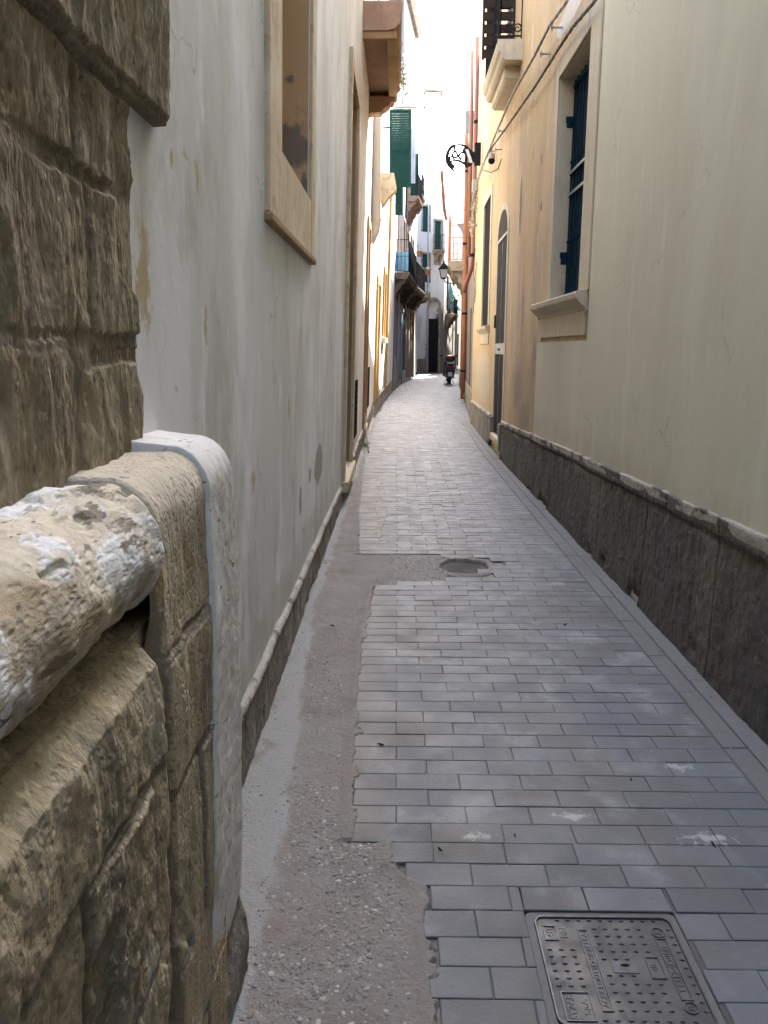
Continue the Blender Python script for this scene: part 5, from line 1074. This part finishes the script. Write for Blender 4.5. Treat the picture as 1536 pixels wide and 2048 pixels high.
mb = MB(); loft(mb, [(-.14, 0, 1.12, .13, .08), (-.10, 0, 1.12, .20, .13), (.05, 0, 1.13, .23, .15), (.2, 0, 1.12, .21, .14), (.24, 0, 1.12, .14, .09)]); tc = mb.build('top_case', m_scoot, sc, smooth=True)
mb = MB(); loft(mb, [(-.15, 0, 1.18, .13, .045), (-.11, 0, 1.18, .19, .05), (-.02, 0, 1.19, .21, .05)]); mb.build('red_panel', m_redlens, tc, smooth=True)
mb = MB(); mb.tube([(X0 - .1, Y0 + .05, 1.265), (X0 + .1, Y0 + .05, 1.265)], .02, 8); mb.build('lid_handle', m_plate, tc)
B(-.13, .13, -.08, .3, .90, .95).build('rack', m_grey, sc, bevel=.01)
mb = MB(); loft(mb, [(-.02, 0, .74, .12, .03), (.02, 0, .74, .20, .045), (.1, 0, .74, .22, .05)]); mb.build('tail_light', m_redlens, sc, smooth=True)
mb = MB(); mb.box(X0 - .20, X0 + .20, Y0 - .01, Y0 + .06, .64, .66); mb.build('rear_trim', m_scootgrey, sc)
mb = MB(); mb.hexa([(X0 - .085, Y0 - .03, .36), (X0 + .085, Y0 - .03, .36), (X0 + .085, Y0 - .02, .36), (X0 - .085, Y0 - .02, .36), (X0 - .085, Y0 + .02, .53), (X0 + .085, Y0 + .02, .53), (X0 + .085, Y0 + .03, .53), (X0 - .085, Y0 + .03, .53)]); mb.build('number_plate', m_plate, sc)
mb = MB(); mb.hexa([(X0 - .11, Y0 - .02, .28), (X0 + .11, Y0 - .02, .28), (X0 + .11, Y0 + .01, .28), (X0 - .11, Y0 + .01, .28), (X0 - .14, Y0 + .035, .60), (X0 + .14, Y0 + .035, .60), (X0 + .14, Y0 + .06, .60), (X0 - .14, Y0 + .06, .60)]); mb.build('mudguard', m_scoot, sc, bevel=.008)
for s in (-1, 1):
    mb = MB(); mb.ball((X0 + s * .17, Y0 + .03, .56), (.045, .03, .03)); mb.build('indicator', m_redlens, sc, smooth=True)
    mb = MB(); mb.tube([(X0 + s * .12, Y0 + 1.15, 1.02), (X0 + s * .30, Y0 + 1.05, 1.05)], .018, 8); mb.build('handlebar', m_scoot, sc)
    mb = MB(); mb.tube([(X0 + s * .22, Y0 + 1.12, 1.05), (X0 + s * .31, Y0 + 1.12, 1.2)], .008, 5); mb.ball((X0 + s * .33, Y0 + 1.12, 1.24), (.065, .02, .045)); mb.build('mirror', m_scoot, sc, smooth=True)
mb = MB(); mb.tube([(X0 + .16, Y0 + .0, .30), (X0 + .17, Y0 + .5, .28)], [.055, .04], 12); mb.build('exhaust', m_grey, sc, smooth=True)
mb = MB(); mb.tube([(X0 - .1, Y0 + .5, .25), (X0 - .24, Y0 + .35, .02)], .014, 6); mb.tube([(X0 + .1, Y0 + .5, .25), (X0 + .2, Y0 + .35, .02)], .014, 6); mb.build('stand', m_black, sc)

# scraps on the paving
for k, (px, py) in enumerate(((762, 1490), (665, 1252), (1030, 1672), (1427, 1690), (1262, 1560), (880, 1700), (1130, 1250))):
    p = at_z(px, py, .002); mb = MB(); a_ = rng.uniform(0, 3.1); L_ = rng.uniform(.008, .018)
    d1_ = Vector((math.cos(a_), math.sin(a_), 0)) * L_; d2_ = Vector((-math.sin(a_), math.cos(a_), 0)) * L_ * .35
    mb.add([p - d1_, p + d2_ + Vector((0, 0, .001)), p + d1_ + Vector((0, 0, .004)), p - d2_, p - d1_ * .6 + Vector((0, 0, .006)), p + d1_ * .5 + Vector((0, 0, .009))], [(0, 1, 2, 3), (0, 4, 5, 1), (1, 5, 2), (2, 5, 3), (3, 5, 4), (3, 4, 0)])
    tagit(mb.build('litter_scrap', m_darkwood), 'tiny dark scrap of litter lying loose on the paving', 'litter', 'litter scraps on the paving')
